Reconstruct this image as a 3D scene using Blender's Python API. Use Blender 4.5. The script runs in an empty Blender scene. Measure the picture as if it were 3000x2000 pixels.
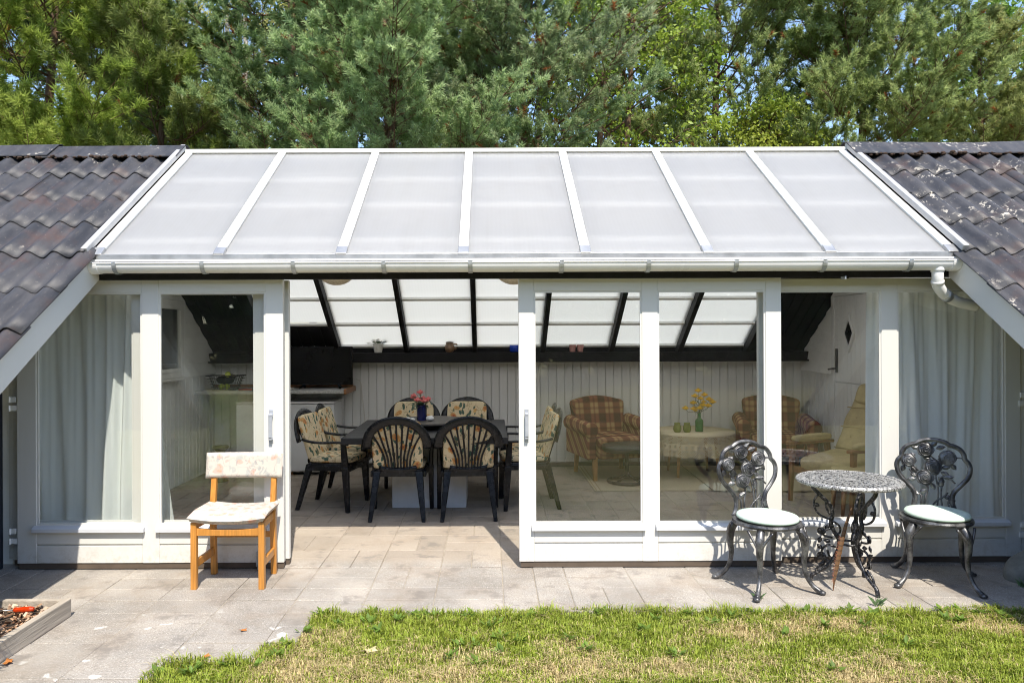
import bpy, math, random
import numpy as np
from mathutils import Vector, Matrix, Euler

random.seed(7)
NP = np.random.default_rng(11)
sc = bpy.context.scene
COL = sc.collection
R = math.radians

# ------------------------------------------------------------------ camera
cam_d = bpy.data.cameras.new('camera')
cam_d.sensor_width = 36.0
cam_d.lens = 26.4
cam_d.shift_x = 68 / 3000
cam_d.shift_y = -15 / 3000
cam_d.clip_start = 0.05
cam_d.clip_end = 1000
cam = bpy.data.objects.new('camera', cam_d)
COL.objects.link(cam)
cam.matrix_world = Matrix.Translation((0, 0, 1.62)) @ Matrix.Rotation(R(90), 4, 'X') @ Matrix.Rotation(-0.0038, 4, 'Z')
sc.camera = cam

# ------------------------------------------------------------------ sky, sun, exposure
SUN = Vector((0.224, -1.0, 1.525)).normalized()          # towards the sun
elev = math.asin(SUN.z)
world = bpy.data.worlds.new('World')
sc.world = world
world.use_nodes = True
wn = world.node_tree
wn.nodes.clear()
sky = wn.nodes.new('ShaderNodeTexSky')
sky.sky_type = 'NISHITA'
sky.sun_disc = False
sky.sun_elevation = elev
sky.sun_rotation = math.atan2(SUN.x, SUN.y)
sky.air_density = 1.0
sky.dust_density = 0.6
sky.ozone_density = 1.5
bg = wn.nodes.new('ShaderNodeBackground')
bg.inputs['Strength'].default_value = 0.15
wo = wn.nodes.new('ShaderNodeOutputWorld')
wn.links.new(sky.outputs[0], bg.inputs['Color'])
wn.links.new(bg.outputs[0], wo.inputs['Surface'])

sun_d = bpy.data.lights.new('sun', 'SUN')
sun_d.energy = 3.7
sun_d.angle = R(0.5)
sun_d.color = (1.0, 0.925, 0.80)
sun = bpy.data.objects.new('sun', sun_d)
COL.objects.link(sun)
sun.rotation_euler = (-SUN).to_track_quat('-Z', 'Y').to_euler()
sun.location = SUN * 30

sc.view_settings.view_transform = 'Standard'
sc.view_settings.look = 'None'
sc.view_settings.exposure = 0.95
sc.view_settings.gamma = 1.0
sc.render.engine = 'CYCLES'
sc.cycles.use_denoising = True
sc.cycles.filter_width = 1.05
sc.cycles.max_bounces = 14
sc.cycles.diffuse_bounces = 7
sc.cycles.glossy_bounces = 4
sc.cycles.transmission_bounces = 8
sc.cycles.transparent_max_bounces = 24
sc.cycles.caustics_reflective = False
sc.cycles.caustics_refractive = False
sc.cycles.sample_clamp_indirect = 6.0

# ------------------------------------------------------------------ mesh helper
class MB:
    def __init__(s):
        s.v = []; s.f = []
    def add(s, vs, fs):
        b = len(s.v)
        s.v += [tuple(p) for p in vs]
        s.f += [tuple(b + i for i in f) for f in fs]
        return s
    def box(s, x0, x1, y0, y1, z0, z1):
        return s.add([(x0, y0, z0), (x1, y0, z0), (x1, y1, z0), (x0, y1, z0), (x0, y0, z1), (x1, y0, z1), (x1, y1, z1), (x0, y1, z1)],
                     [(0, 3, 2, 1), (4, 5, 6, 7), (0, 1, 5, 4), (1, 2, 6, 5), (2, 3, 7, 6), (3, 0, 4, 7)])
    def hexa(s, p):           # 8 points, same order as box
        return s.add(p, [(0, 3, 2, 1), (4, 5, 6, 7), (0, 1, 5, 4), (1, 2, 6, 5), (2, 3, 7, 6), (3, 0, 4, 7)])
    def beam(s, p, q, w, h, up=(0, 0, 1), w2=None, h2=None):   # rectangular bar p -> q, w sideways, h along up
        p = Vector(p); q = Vector(q); d = (q - p).normalized()
        sd = d.cross(Vector(up)).normalized(); u = sd.cross(d).normalized()
        w2 = w if w2 is None else w2; h2 = h if h2 is None else h2
        a = [p - sd * w / 2 - u * h / 2, p + sd * w / 2 - u * h / 2, p + sd * w / 2 + u * h / 2, p - sd * w / 2 + u * h / 2]
        b = [q - sd * w2 / 2 - u * h2 / 2, q + sd * w2 / 2 - u * h2 / 2, q + sd * w2 / 2 + u * h2 / 2, q - sd * w2 / 2 + u * h2 / 2]
        return s.add(a + b, [(0, 1, 2, 3), (7, 6, 5, 4), (0, 4, 5, 1), (1, 5, 6, 2), (2, 6, 7, 3), (3, 7, 4, 0)])
    def tube(s, pts, r, n=8, flat=1.0, up=None, closed=False):
        pts = [Vector(p) for p in pts]; m = len(pts)
        rr = r if isinstance(r, (list, tuple)) else [r] * m
        vs = []; prev = None
        for i, p in enumerate(pts):
            if closed:
                t = (pts[(i + 1) % m] - pts[i - 1]).normalized()
            else:
                t = (pts[min(i + 1, m - 1)] - pts[max(i - 1, 0)]).normalized()
            if up is not None:
                a = t.cross(Vector(up))
            elif prev is None:
                a = t.cross(Vector((0, 0, 1)) if abs(t.z) < .9 else Vector((1, 0, 0)))
            else:
                a = prev - t * prev.dot(t)
            if a.length < 1e-6:
                a = t.cross(Vector((.3, .9, .1)))
            a.normalize(); prev = a
            b = t.cross(a)
            for k in range(n):
                w = 2 * math.pi * k / n
                vs.append(p + a * (math.cos(w) * rr[i]) + b * (math.sin(w) * rr[i] * flat))
        fs = []
        for i in range(m if closed else m - 1):
            j = (i + 1) % m
            for k in range(n):
                fs.append((i * n + k, i * n + (k + 1) % n, j * n + (k + 1) % n, j * n + k))
        if not closed:
            fs.append(tuple(range(n))[::-1]); fs.append(tuple((m - 1) * n + k for k in range(n)))
        return s.add(vs, fs)
    def lathe(s, prof, n=24, c=(0, 0, 0), cap=True):
        vs = []; fs = []
        for r, z in prof:
            for k in range(n):
                w = 2 * math.pi * k / n
                vs.append((c[0] + r * math.cos(w), c[1] + r * math.sin(w), c[2] + z))
        m = len(prof)
        for i in range(m - 1):
            for k in range(n):
                fs.append((i * n + k, i * n + (k + 1) % n, (i + 1) * n + (k + 1) % n, (i + 1) * n + k))
        if cap:
            fs.append(tuple(range(n))[::-1]); fs.append(tuple((m - 1) * n + k for k in range(n)))
        return s.add(vs, fs)
    def sq(s, c, h, e1=1.0, e2=1.0, nu=24, nv=14, mat=None):   # superellipsoid
        def sp(x, e):
            return math.copysign(abs(x) ** e, x)
        vs = []; fs = []
        for j in range(nv + 1):
            a = -math.pi / 2 + math.pi * j / nv
            for i in range(nu):
                b = 2 * math.pi * i / nu
                p = Vector((h[0] * sp(math.cos(a), e1) * sp(math.cos(b), e2), h[1] * sp(math.cos(a), e1) * sp(math.sin(b), e2), h[2] * sp(math.sin(a), e1)))
                if mat is not None:
                    p = mat @ p
                vs.append((p.x + c[0], p.y + c[1], p.z + c[2]))
        for j in range(nv):
            for i in range(nu):
                fs.append((j * nu + i, j * nu + (i + 1) % nu, (j + 1) * nu + (i + 1) % nu, (j + 1) * nu + i))
        return s.add(vs, fs)
    def prism(s, poly, fn, d0, d1):     # fn(a, b, d) -> xyz
        n = len(poly)
        vs = [fn(a, b, d0) for a, b in poly] + [fn(a, b, d1) for a, b in poly]
        fs = [tuple(range(n))[::-1], tuple(range(n, 2 * n))] + [(i, (i + 1) % n, n + (i + 1) % n, n + i) for i in range(n)]
        return s.add(vs, fs)
    def grid(s, fn, nu, nv, wrap=False):   # fn(u, v) with u, v in 0..1
        vs = [fn(i / nu, j / nv) for j in range(nv + 1) for i in range(nu + (0 if wrap else 1))]
        w = nu if wrap else nu + 1
        fs = [(j * w + i, j * w + (i + 1) % w, (j + 1) * w + (i + 1) % w, (j + 1) * w + i) for j in range(nv) for i in range(nu)]
        return s.add(vs, fs)
    def build(s, name, mat, parent=None, smooth=False, bev=0, fix=False):
        me = bpy.data.meshes.new(name)
        me.from_pydata(s.v, [], s.f)
        if fix:
            import bmesh
            bm = bmesh.new(); bm.from_mesh(me); bmesh.ops.recalc_face_normals(bm, faces=bm.faces); bm.to_mesh(me); bm.free()
        me.update()
        if smooth:
            me.polygons.foreach_set('use_smooth', [True] * len(me.polygons))
        me.materials.append(mat)
        o = bpy.data.objects.new(name, me)
        COL.objects.link(o)
        if parent is not None:
            o.parent = parent
        if bev:
            b = o.modifiers.new('bevel', 'BEVEL'); b.width = bev; b.segments = 2; b.limit_method = 'ANGLE'; b.angle_limit = R(40)
            if smooth is None or smooth:
                pass
        return o

def npmesh(name, verts, faces_n, idx, mat, parent=None, col=None, smooth=False):
    """mesh from numpy: verts (N,3), idx flat loop indices, faces_n verts per face; col = per-vertex rgb"""
    me = bpy.data.meshes.new(name)
    nf = len(idx) // faces_n
    me.vertices.add(len(verts)); me.vertices.foreach_set('co', np.asarray(verts, np.float32).ravel())
    me.loops.add(len(idx)); me.loops.foreach_set('vertex_index', np.asarray(idx, np.int32))
    me.polygons.add(nf)
    me.polygons.foreach_set('loop_start', np.arange(0, nf * faces_n, faces_n, dtype=np.int32))
    if col is not None:
        at = me.attributes.new('tint', 'FLOAT_COLOR', 'POINT')
        c4 = np.ones((len(verts), 4), np.float32); c4[:, :3] = col
        at.data.foreach_set('color', c4.ravel())
    me.update(calc_edges=True); me.validate()
    if smooth:
        me.polygons.foreach_set('use_smooth', [True] * nf)
    me.materials.append(mat)
    o = bpy.data.objects.new(name, me); COL.objects.link(o)
    if parent is not None:
        o.parent = parent
    return o

def tag(o, label=None, cat=None, group=None, kind=None):
    if label: o['label'] = label
    if cat: o['category'] = cat
    if group: o['group'] = group
    if kind: o['kind'] = kind
    return o

def thing(name, label, cat, loc=(0, 0, 0), rz=0.0, group=None):
    o = bpy.data.objects.new(name, None); COL.objects.link(o)
    o.empty_display_size = .1
    o.location = loc; o.rotation_euler = (0, 0, rz)
    return tag(o, label, cat, group)

def copy_tree(o, parent=None):
    c = o.copy(); COL.objects.link(c); c.parent = parent
    for ch in list(o.children):
        copy_tree(ch, c)
    return c

def bez(p, n=12):                      # Catmull-Rom through the points
    p = [Vector(q) for q in p]; out = []
    P = [p[0] * 2 - p[1]] + p + [p[-1] * 2 - p[-2]]
    for i in range(1, len(P) - 2):
        for k in range(n):
            t = k / n
            out.append(.5 * ((2 * P[i]) + (P[i + 1] - P[i - 1]) * t + (2 * P[i - 1] - 5 * P[i] + 4 * P[i + 1] - P[i + 2]) * t * t + (3 * P[i] - P[i - 1] - 3 * P[i + 1] + P[i + 2]) * t ** 3))
    out.append(p[-1])
    return out

def lerpr(rs, m):                      # stretch a short list of radii to m values
    return [float(np.interp(i / (m - 1), np.linspace(0, 1, len(rs)), rs)) for i in range(m)]

# ------------------------------------------------------------------ materials
def newmat(name):
    m = bpy.data.materials.new(name); m.use_nodes = True
    nt = m.node_tree; nt.nodes.clear()
    out = nt.nodes.new('ShaderNodeOutputMaterial')
    return m, nt, out

class NT:
    """tiny wrapper for building node graphs"""
    def __init__(s, nt): s.nt = nt
    def n(s, t, **kw):
        nd = s.nt.nodes.new(t)
        for k, v in kw.items(): setattr(nd, k, v)
        return nd
    def l(s, a, b): s.nt.links.new(a, b)
    def val(s, x, sock):
        if hasattr(x, 'is_output'): s.l(x, sock)
        else: sock.default_value = x
    def math(s, op, a, b=0.0, c=None, clamp=False):
        m = s.n('ShaderNodeMath', operation=op, use_clamp=clamp)
        s.val(a, m.inputs[0]); s.val(b, m.inputs[1])
        if c is not None: s.val(c, m.inputs[2])
        return m.outputs[0]
    def mix(s, f, a, b, blend='MIX'):
        m = s.n('ShaderNodeMix', data_type='RGBA', blend_type=blend)
        s.val(f, m.inputs[0])
        for x, i in ((a, 6), (b, 7)):
            if hasattr(x, 'is_output'): s.l(x, m.inputs[i])
            else: m.inputs[i].default_value = tuple(x) + ((1.0,) if len(x) == 3 else ())
        return m.outputs[2]
    def coord(s, kind='Object', scale=(1, 1, 1), loc=(0, 0, 0)):
        if kind == 'World':
            o = s.n('ShaderNodeNewGeometry').outputs['Position']
        else:
            o = s.n('ShaderNodeTexCoord').outputs[kind]
        mp = s.n('ShaderNodeMapping')
        mp.inputs['Scale'].default_value = scale; mp.inputs['Location'].default_value = loc
        s.l(o, mp.inputs['Vector'])
        return mp.outputs[0]
    def noise(s, vec, scale, detail=3, rough=.55, dist=0.0, out=0):
        t = s.n('ShaderNodeTexNoise')
        t.inputs['Scale'].default_value = scale; t.inputs['Detail'].default_value = detail
        t.inputs['Roughness'].default_value = rough; t.inputs['Distortion'].default_value = dist
        s.l(vec, t.inputs['Vector'])
        return t.outputs[out]
    def voro(s, vec, scale, out='Distance', feature='F1', rand=1.0):
        t = s.n('ShaderNodeTexVoronoi', feature=feature)
        t.inputs['Scale'].default_value = scale; t.inputs['Randomness'].default_value = rand
        s.l(vec, t.inputs['Vector'])
        return t.outputs[out]
    def ramp(s, f, stops, interp='LINEAR'):
        r = s.n('ShaderNodeValToRGB'); r.color_ramp.interpolation = interp
        el = r.color_ramp.elements
        while len(el) < len(stops): el.new(.5)
        for e, (p, c) in zip(el, stops):
            e.position = p
            e.color = (tuple(c) + (1.0,)) if hasattr(c, '__len__') else (c, c, c, 1)
        s.l(f, r.inputs[0])
        return r.outputs[0]
    def step(s, f, a, b):
        m = s.n('ShaderNodeMapRange', interpolation_type='SMOOTHSTEP')
        m.inputs[1].default_value = a; m.inputs[2].default_value = b
        s.l(f, m.inputs[0])
        return m.outputs[0]
    def bump(s, h, strength=.3, dist=.01):
        b = s.n('ShaderNodeBump'); b.inputs['Strength'].default_value = strength; b.inputs['Distance'].default_value = dist
        s.l(h, b.inputs['Height'])
        return b.outputs[0]
    def pbsdf(s, col, rough=.5, metal=0.0, spec=.5, normal=None, **kw):
        p = s.n('ShaderNodeBsdfPrincipled')
        if hasattr(col, 'is_output'): s.l(col, p.inputs['Base Color'])
        else: p.inputs['Base Color'].default_value = tuple(col) + (1.0,)
        s.val(rough, p.inputs['Roughness']); s.val(metal, p.inputs['Metallic'])
        p.inputs['Specular IOR Level'].default_value = spec
        if normal is not None: s.l(normal, p.inputs['Normal'])
        for k, v in kw.items(): s.val(v, p.inputs[k.replace('_', ' ')])
        return p.outputs[0]

def mul(c, k): return tuple(min(1.0, x * k) for x in c)

def pm(name, col, rough=.5, var=.12, scale=6.0, bump=.0, bscale=40.0, metal=0.0, spec=.5, stretch=(1, 1, 1), objrand=0.0, col2=None, amount=.5, space='Object', **kw):
    """plain procedural material: two tones mixed by noise, fine relief, optional per-piece variation"""
    m, nt, out = newmat(name); g = NT(nt)
    vec = g.coord(space, stretch)
    f = g.noise(vec, scale, 4, .6)
    f = g.step(f, .5 - amount * .6, .5 + amount * .6)
    c2 = col2 if col2 else mul(col, 1 + var)
    c = g.mix(f, mul(col, 1 - var), c2)
    if objrand:
        r = g.n('ShaderNodeObjectInfo').outputs['Random']
        k = g.math('MULTIPLY_ADD', r, objrand * 2, 1 - objrand)
        hs = g.n('ShaderNodeHueSaturation'); g.l(k, hs.inputs['Value']); g.l(c, hs.inputs['Color']); c = hs.outputs[0]
    nrm = None
    if bump:
        nrm = g.bump(g.noise(vec, bscale, 4, .6), bump, .01)
    r2 = g.math('MULTIPLY_ADD', f, .12, rough - .06)
    b = g.pbsdf(c, r2, metal, spec, nrm, **kw)
    g.l(b, out.inputs[0])
    return m
M = {}
def white_mat():
    m, nt, out = newmat('white_paint'); g = NT(nt)
    w = g.coord('World'); sp = g.n('ShaderNodeSeparateXYZ'); g.l(w, sp.inputs[0])
    c = g.mix(g.noise(g.coord('World', (1, 1, .25)), 5.0, 4, .6), (.655, .65, .62), (.69, .685, .66))
    low = g.math('SUBTRACT', 1.0, g.step(sp.outputs[2], .05, .24))
    sp_ = g.step(g.noise(w, 26.0, 5, .7), .42, .70)
    c = g.mix(g.math('MULTIPLY', g.math('MULTIPLY', low, sp_), .45), c, (.46, .41, .33))
    mk = g.step(g.noise(g.coord('World', (1, 1, .6)), 34.0, 4, .7), .715, .75)
    c = g.mix(g.math('MULTIPLY', mk, .55), c, (.42, .38, .32))
    br = g.noise(g.coord('World', (1, 1, .08)), 160.0, 3, .6)
    g.l(g.pbsdf(c, .42, 0, .5, g.bump(br, .10, .004)), out.inputs[0])
    return m
M['white'] = white_mat()
M['white_old'] = pm('white_wood', (.84, .845, .83), .55, .06, 5.0, .15, 40, stretch=(.3, 1, 1), objrand=.04)
M['grey_board'] = pm('grey_panelling', (.72, .725, .715), .5, .05, 4.0, .1, 30, stretch=(1, 1, .2), objrand=.035)
M['pvc'] = pm('white_pvc', (.80, .80, .80), .3, .05, 4.0, .03, 30)
M['bar'] = pm('glazing_bar_white', (.84, .83, .79), .4, .03, 4.0)
M['alu'] = pm('aluminium', (.55, .55, .55), .38, .12, 9.0, .08, 50, metal=.75)
M['galv'] = pm('galvanised', (.42, .44, .46), .45, .15, 30.0, .06, 60, metal=.6)
M['flash'] = pm('grey_flashing', (.42, .42, .43), .5, .1, 6.0, .05, 40)
M['sill'] = pm('sill_alu', (.60, .62, .66), .42, .05, 6.0)
M['handle'] = pm('handle_grey', (.50, .53, .60), .35, .08, 20.0, metal=.4)
M['black_wood'] = pm('black_stained_wood', (.014, .0135, .0155), .62, .35, 9.0, .35, 40, stretch=(1, .25, .25), objrand=.15, spec=.2)
M['navy_wall'] = pm('navy_boards', (.016, .02, .032), .6, .3, 6.0, .2, 40, stretch=(1, 1, .2), objrand=.15)
M['black_plastic'] = pm('black_plastic', (.010, .011, .014), .26, .25, 14.0, .02, 90, spec=.3)
M['tv'] = pm('tv_black', (.004, .004, .005), .25, .1, 5.0, spec=.25)
M['table_black'] = pm('table_black_wood', (.022, .022, .024), .5, .3, 7.0, .25, 60, stretch=(.15, 1, 1), spec=.3)
M['susan'] = pm('brown_board', (.075, .065, .055), .5, .25, 10.0, .15, 50)
M['block'] = pm('white_block', (.62, .64, .66), .7, .06, 9.0, .3, 80)
M['counter'] = pm('counter_laminate', (.46, .46, .45), .4, .25, 160.0, 0, 10, amount=.25)
M['brown_wood'] = pm('brown_wood', (.28, .13, .055), .45, .2, 12.0, .15, 60, stretch=(1, .15, 1))
M['oak'] = pm('oak_varnish', (.50, .22, .045), .34, .38, 60.0, .2, 120, stretch=(1.5, 1.5, .06), amount=.7)
M['teak'] = pm('teak', (.20, .085, .035), .42, .2, 14.0, .1, 60, stretch=(1, 1, .12))
M['leg_wood'] = pm('chair_leg_wood', (.36, .18, .065), .45, .15, 12.0, .08, 60, stretch=(1, 1, .15))
M['fridge'] = pm('fridge_white', (.76, .77, .78), .38, .03, 4.0, .04, 200)
M['grey_dark'] = pm('dark_metal', (.10, .10, .10), .35, .2, 15.0, metal=.6)
M['cable'] = pm('cable_white', (.62, .60, .55), .5, .05)
M['leather'] = pm('black_leather', (.028, .026, .024), .34, .3, 22.0, .4, 120)
M['rug'] = pm('beige_rug', (.46, .39, .28), .9, .1, 60.0, .5, 300)
M['rug_edge'] = pm('rug_binding', (.34, .27, .17), .9, .1, 60.0)
M['recliner'] = pm('tan_velour', (.42, .34, .18), .85, .14, 16.0, .25, 260)
M['blue_glass'] = pm('cobalt_glass', (.008, .012, .075), .12, .2, 8.0)
M['cobalt'] = pm('cobalt_ceramic', (.012, .05, .42), .25, .1, 8.0)
M['pebble'] = pm('marble_pebble', (.72, .72, .70), .4, .18, 30.0, .1, 30)
M['green_glass'] = pm('green_bottle_glass', (.02, .20, .055), .1, .15, 6.0, Transmission_Weight=.35, IOR=1.45)
M['olive_glass'] = pm('olive_glass', (.24, .28, .06), .2, .15, 14.0, Transmission_Weight=.3)
M['stem'] = pm('stem_green', (.07, .11, .04), .6, .2, 20)
M['yellow'] = pm('yellow_petals', (.88, .55, .015), .6, .2, 40)
M['pink'] = pm('pink_petals', (.80, .26, .25), .6, .22, 40)
M['flower_white'] = pm('white_petals', (.75, .74, .68), .6, .15, 60)
M['pot_white'] = pm('white_pot', (.66, .64, .60), .7, .12, 30, .3, 60)
M['stoneware'] = pm('brown_stoneware', (.20, .12, .07), .35, .35, 14, .1, 30)
M['pewter'] = pm('pewter', (.2, .19, .18), .4, .2, 20, metal=.7)
M['cup_pink'] = pm('pink_cup', (.50, .24, .22), .5, .06, 12)
M['paper_lamp'] = pm('woven_lampshade', (.62, .55, .44), .8, .25, 60, .6, 90, stretch=(1, 1, 3))
M['wire'] = pm('black_wire', (.015, .015, .016), .4, .2, 20)
M['tennis'] = pm('tennis_ball', (.52, .62, .06), .9, .12, 80, .4, 300)
M['red_plastic'] = pm('red_grip', (.28, .02, .02), .5, .15, 20)
M['mint'] = pm('mint_fabric', (.55, .68, .60), .9, .05, 90.0, .3, 400)
M['rock'] = pm('grey_rock', (.20, .20, .18), .85, .4, 7.0, .9, 14)
M['old_board'] = pm('weathered_board', (.40, .35, .29), .8, .3, 10.0, .6, 30, stretch=(1.2, .12, 1.8))
M['bark_wood'] = pm('pine_bark', (.13, .075, .045), .9, .4, 12.0, .8, 30, stretch=(1, 1, .3))
M['birch_bark'] = pm('birch_bark', (.42, .38, .33), .8, .4, 9.0, .3, 30, stretch=(1, 1, 2))
M['soil'] = pm('soil', (.07, .05, .035), .95, .4, 20.0, .6, 60)
M['wooden_stand'] = pm('olive_stand', (.13, .11, .04), .5, .25, 20, .1, 30)
M['steel'] = pm('steel', (.5, .5, .5), .3, .1, 20, metal=.9)
M['dry_leaf'] = pm('dry_leaf', (.42, .15, .03), .7, .3, 30)
M['dry_leaf2'] = pm('pale_dry_leaf', (.48, .40, .22), .7, .2, 30)
M['black_bag'] = pm('black_cloth', (.012, .012, .013), .6, .4, 20, .5, 40)

def paver_mat():
    m, nt, out = newmat('concrete_paver'); g = NT(nt)
    w = g.coord('World')
    rnd = g.n('ShaderNodeObjectInfo').outputs['Random']
    big = g.noise(w, 1.7, 3, .6)
    mid = g.noise(w, 9.0, 4, .65)
    c = g.mix(g.step(big, .35, .68), (.262, .236, .206), (.390, .350, .305))
    c = g.mix(g.step(mid, .3, .75), c, g.mix(.45, c, (.31, .295, .28)))
    # exposed aggregate: pale and dark grains
    sp = g.noise(w, 170.0, 3, .6)
    c = g.mix(g.math('MULTIPLY', g.step(sp, .54, .66), .6), c, (.66, .63, .58))
    sp2 = g.noise(w, 120.0, 3, .6)
    c = g.mix(g.math('MULTIPLY', g.step(sp2, .54, .66), .6), c, (.13, .12, .115))
    v = g.voro(w, 75.0)
    c = g.mix(g.math('MULTIPLY', g.math('SUBTRACT', 1.0, g.step(v, .10, .20)), g.step(g.noise(w, 31.0, 1), .48, .6)), c, (.60, .58, .54))
    sepi = g.n('ShaderNodeSeparateXYZ'); g.l(w, sepi.inputs[0])
    c = g.mix(g.math('MULTIPLY', g.step(sepi.outputs[1], 5.30, 5.50), .55), c, (.33, .270, .210))      # cleaner, browner slabs indoors
    # lichen blotches out on the left, where the slabs lie open
    bl = g.noise(w, 6.5, 2, .45, .2)
    sep = g.n('ShaderNodeSeparateXYZ'); g.l(g.n('ShaderNodeNewGeometry').outputs['Position'], sep.inputs[0])
    openm = g.math('MULTIPLY', g.math('SUBTRACT', 1.0, g.step(sep.outputs[1], 4.25, 4.55)), g.math('SUBTRACT', 1.0, g.step(sep.outputs[0], -1.2, -.8)))
    c = g.mix(g.math('MULTIPLY', g.math('MULTIPLY', g.step(bl, .655, .70), openm), g.step(g.noise(w, 90, 3), .3, .5)), c, (.66, .65, .62))
    # brown tread staining
    c = g.mix(g.math('MULTIPLY', g.step(g.noise(w, 2.6, 5, .65), .46, .72), .5), c, (.27, .21, .155))
    c = g.mix(g.math('MULTIPLY', g.step(g.noise(w, 5.2, 5, .7), .53, .66), .6), c, (.19, .175, .162))
    k = g.math('MULTIPLY_ADD', rnd, .16, .92)
    hs = g.n('ShaderNodeHueSaturation'); g.l(k, hs.inputs['Value']); g.l(c, hs.inputs['Color'])
    h = g.math('ADD', g.math('MULTIPLY', sp, .6), g.math('MULTIPLY', mid, .6))
    g.l(g.pbsdf(hs.outputs[0], .85, 0, .3, g.bump(h, .45, .006)), out.inputs[0])
    return m
M['paver'] = paver_mat()
M['runner'] = pm('door_runner', (.10, .075, .055), .8, .2, 10)
M['joint'] = pm('joint_sand', (.34, .285, .215), .95, .3, 30.0, .5, 200, space='World', col2=(.42, .375, .31))

def tile_mat(name, lichen, red):
    m, nt, out = newmat(name); g = NT(nt)
    w = g.coord('World')
    st = g.coord('World', (5, 1, 1.3))
    a = g.noise(st, 2.2, 4, .65)
    c = g.mix(g.step(a, .32, .66), (.026, .027, .033), (.062, .061, .067))
    c = g.mix(g.math('MULTIPLY', g.step(g.noise(w, 2.7, 4, .65), .5, .72), red), c, (.075, .043, .036))
    c = g.mix(g.math('MULTIPLY', g.step(g.noise(st, 7.0, 5, .7), .55, .75), .45), c, (.11, .095, .08))
    # flaked-off coating: pale patches made of small chips
    mask = g.step(g.noise(w, 2.1, 3, .6), .62 - lichen, .74 - lichen)
    chips = g.step(g.noise(g.coord('World', (1.6, 1, 1)), 19.0, 5, .72), .565, .60)
    c = g.mix(g.math('MULTIPLY', mask, chips), c, (.58, .53, .45))
    dots = g.step(g.noise(w, 62.0, 3, .6), .655, .69)
    c = g.mix(g.math('MULTIPLY', dots, .35), c, (.30, .27, .23))
    h = g.noise(w, 180.0, 4, .7)
    r = g.math('MULTIPLY_ADD', a, .2, .44)
    g.l(g.pbsdf(c, r, 0, .5, g.bump(h, .25, .006)), out.inputs[0])
    return m
M['tile_l'] = tile_mat('fibre_cement_left', .03, .8)
M['cap_l'] = tile_mat('ridge_cement_left', .10, .3)
M['cap_r'] = tile_mat('ridge_cement_right', .22, .3)
M['tile_r'] = tile_mat('fibre_cement_right', .10, .8)
M['moss'] = pm('moss_brown', (.05, .03, .02), .95, .4, 30, .8, 60)

def poly_mat():
    m, nt, out = newmat('polycarbonate'); g = NT(nt)
    w = g.coord('World')
    x = g.n('ShaderNodeSeparateXYZ'); g.l(w, x.inputs[0])
    rib = g.math('SINE', g.math('MULTIPLY', x.outputs[0], 2 * math.pi / .032))
    d = g.n('ShaderNodeBsdfDiffuse'); t = g.n('ShaderNodeBsdfTranslucent'); gl = g.n('ShaderNodeBsdfGlossy')
    n1 = g.noise(w, 1.2, 3)
    cd = g.mix(n1, (.90, .925, .98), (.93, .95, .985))
    st = g.noise(g.coord('World', (7, .5, .5)), 2.4, 4, .65)
    cd = g.mix(g.math('MULTIPLY', g.step(st, .45, .75), .3), cd, (.72, .73, .74))
    cd = g.mix(g.math('MULTIPLY', g.step(g.noise(w, 48.0, 3, .6), .70, .74), .6), cd, (.40, .36, .26))
    k = g.math('MULTIPLY_ADD', rib, .035, .965)
    hs = g.n('ShaderNodeHueSaturation'); g.l(k, hs.inputs['Value']); g.l(cd, hs.inputs['Color'])
    g.l(hs.outputs[0], d.inputs[0])
    t.inputs[0].default_value = (.985, .975, .945, 1)
    gl.inputs['Color'].default_value = (.9, .9, .9, 1); gl.inputs['Roughness'].default_value = .28
    a = g.n('ShaderNodeMixShader'); a.inputs[0].default_value = .83
    g.l(d.outputs[0], a.inputs[1]); g.l(t.outputs[0], a.inputs[2])
    lw = g.n('ShaderNodeLayerWeight'); lw.inputs['Blend'].default_value = .5
    f = g.math('MULTIPLY_ADD', g.math('POWER', lw.outputs['Facing'], 5.0), .6, .035)
    b = g.n('ShaderNodeMixShader'); g.l(f, b.inputs[0]); g.l(a.outputs[0], b.inputs[1]); g.l(gl.outputs[0], b.inputs[2])
    g.l(b.outputs[0], out.inputs[0])
    return m
M['poly'] = poly_mat()

def glass_mat(name='window_glass', base=.044, tint=(.982, .99, .985)):
    m, nt, out = newmat(name); g = NT(nt)
    tr = g.n('ShaderNodeBsdfTransparent'); tr.inputs[0].default_value = tint + (1,)
    gl = g.n('ShaderNodeBsdfGlossy'); gl.inputs['Roughness'].default_value = .0; gl.inputs['Color'].default_value = (.95, .97, .96, 1)
    w = g.coord('World')
    g.l(g.bump(g.noise(w, 2.2, 2), .02, .02), gl.inputs['Normal'])
    lw = g.n('ShaderNodeLayerWeight'); lw.inputs['Blend'].default_value = .5
    f = g.math('MULTIPLY_ADD', g.math('POWER', lw.outputs['Facing'], 5.0), .9, base)
    b = g.n('ShaderNodeMixShader'); g.l(f, b.inputs[0]); g.l(tr.outputs[0], b.inputs[1]); g.l(gl.outputs[0], b.inputs[2])
    # a little dust on the pane
    du = g.n('ShaderNodeBsdfDiffuse'); du.inputs[0].default_value = (.6, .6, .56, 1)
    spk = g.step(g.noise(w, 140.0, 2, .6), .70, .76)
    fd = g.math('MULTIPLY_ADD', spk, .05, .002)
    e = g.n('ShaderNodeMixShader'); g.l(fd, e.inputs[0]); g.l(b.outputs[0], e.inputs[1]); g.l(du.outputs[0], e.inputs[2])
    g.l(e.outputs[0], out.inputs[0])
    return m
M['glass'] = glass_mat()

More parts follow.
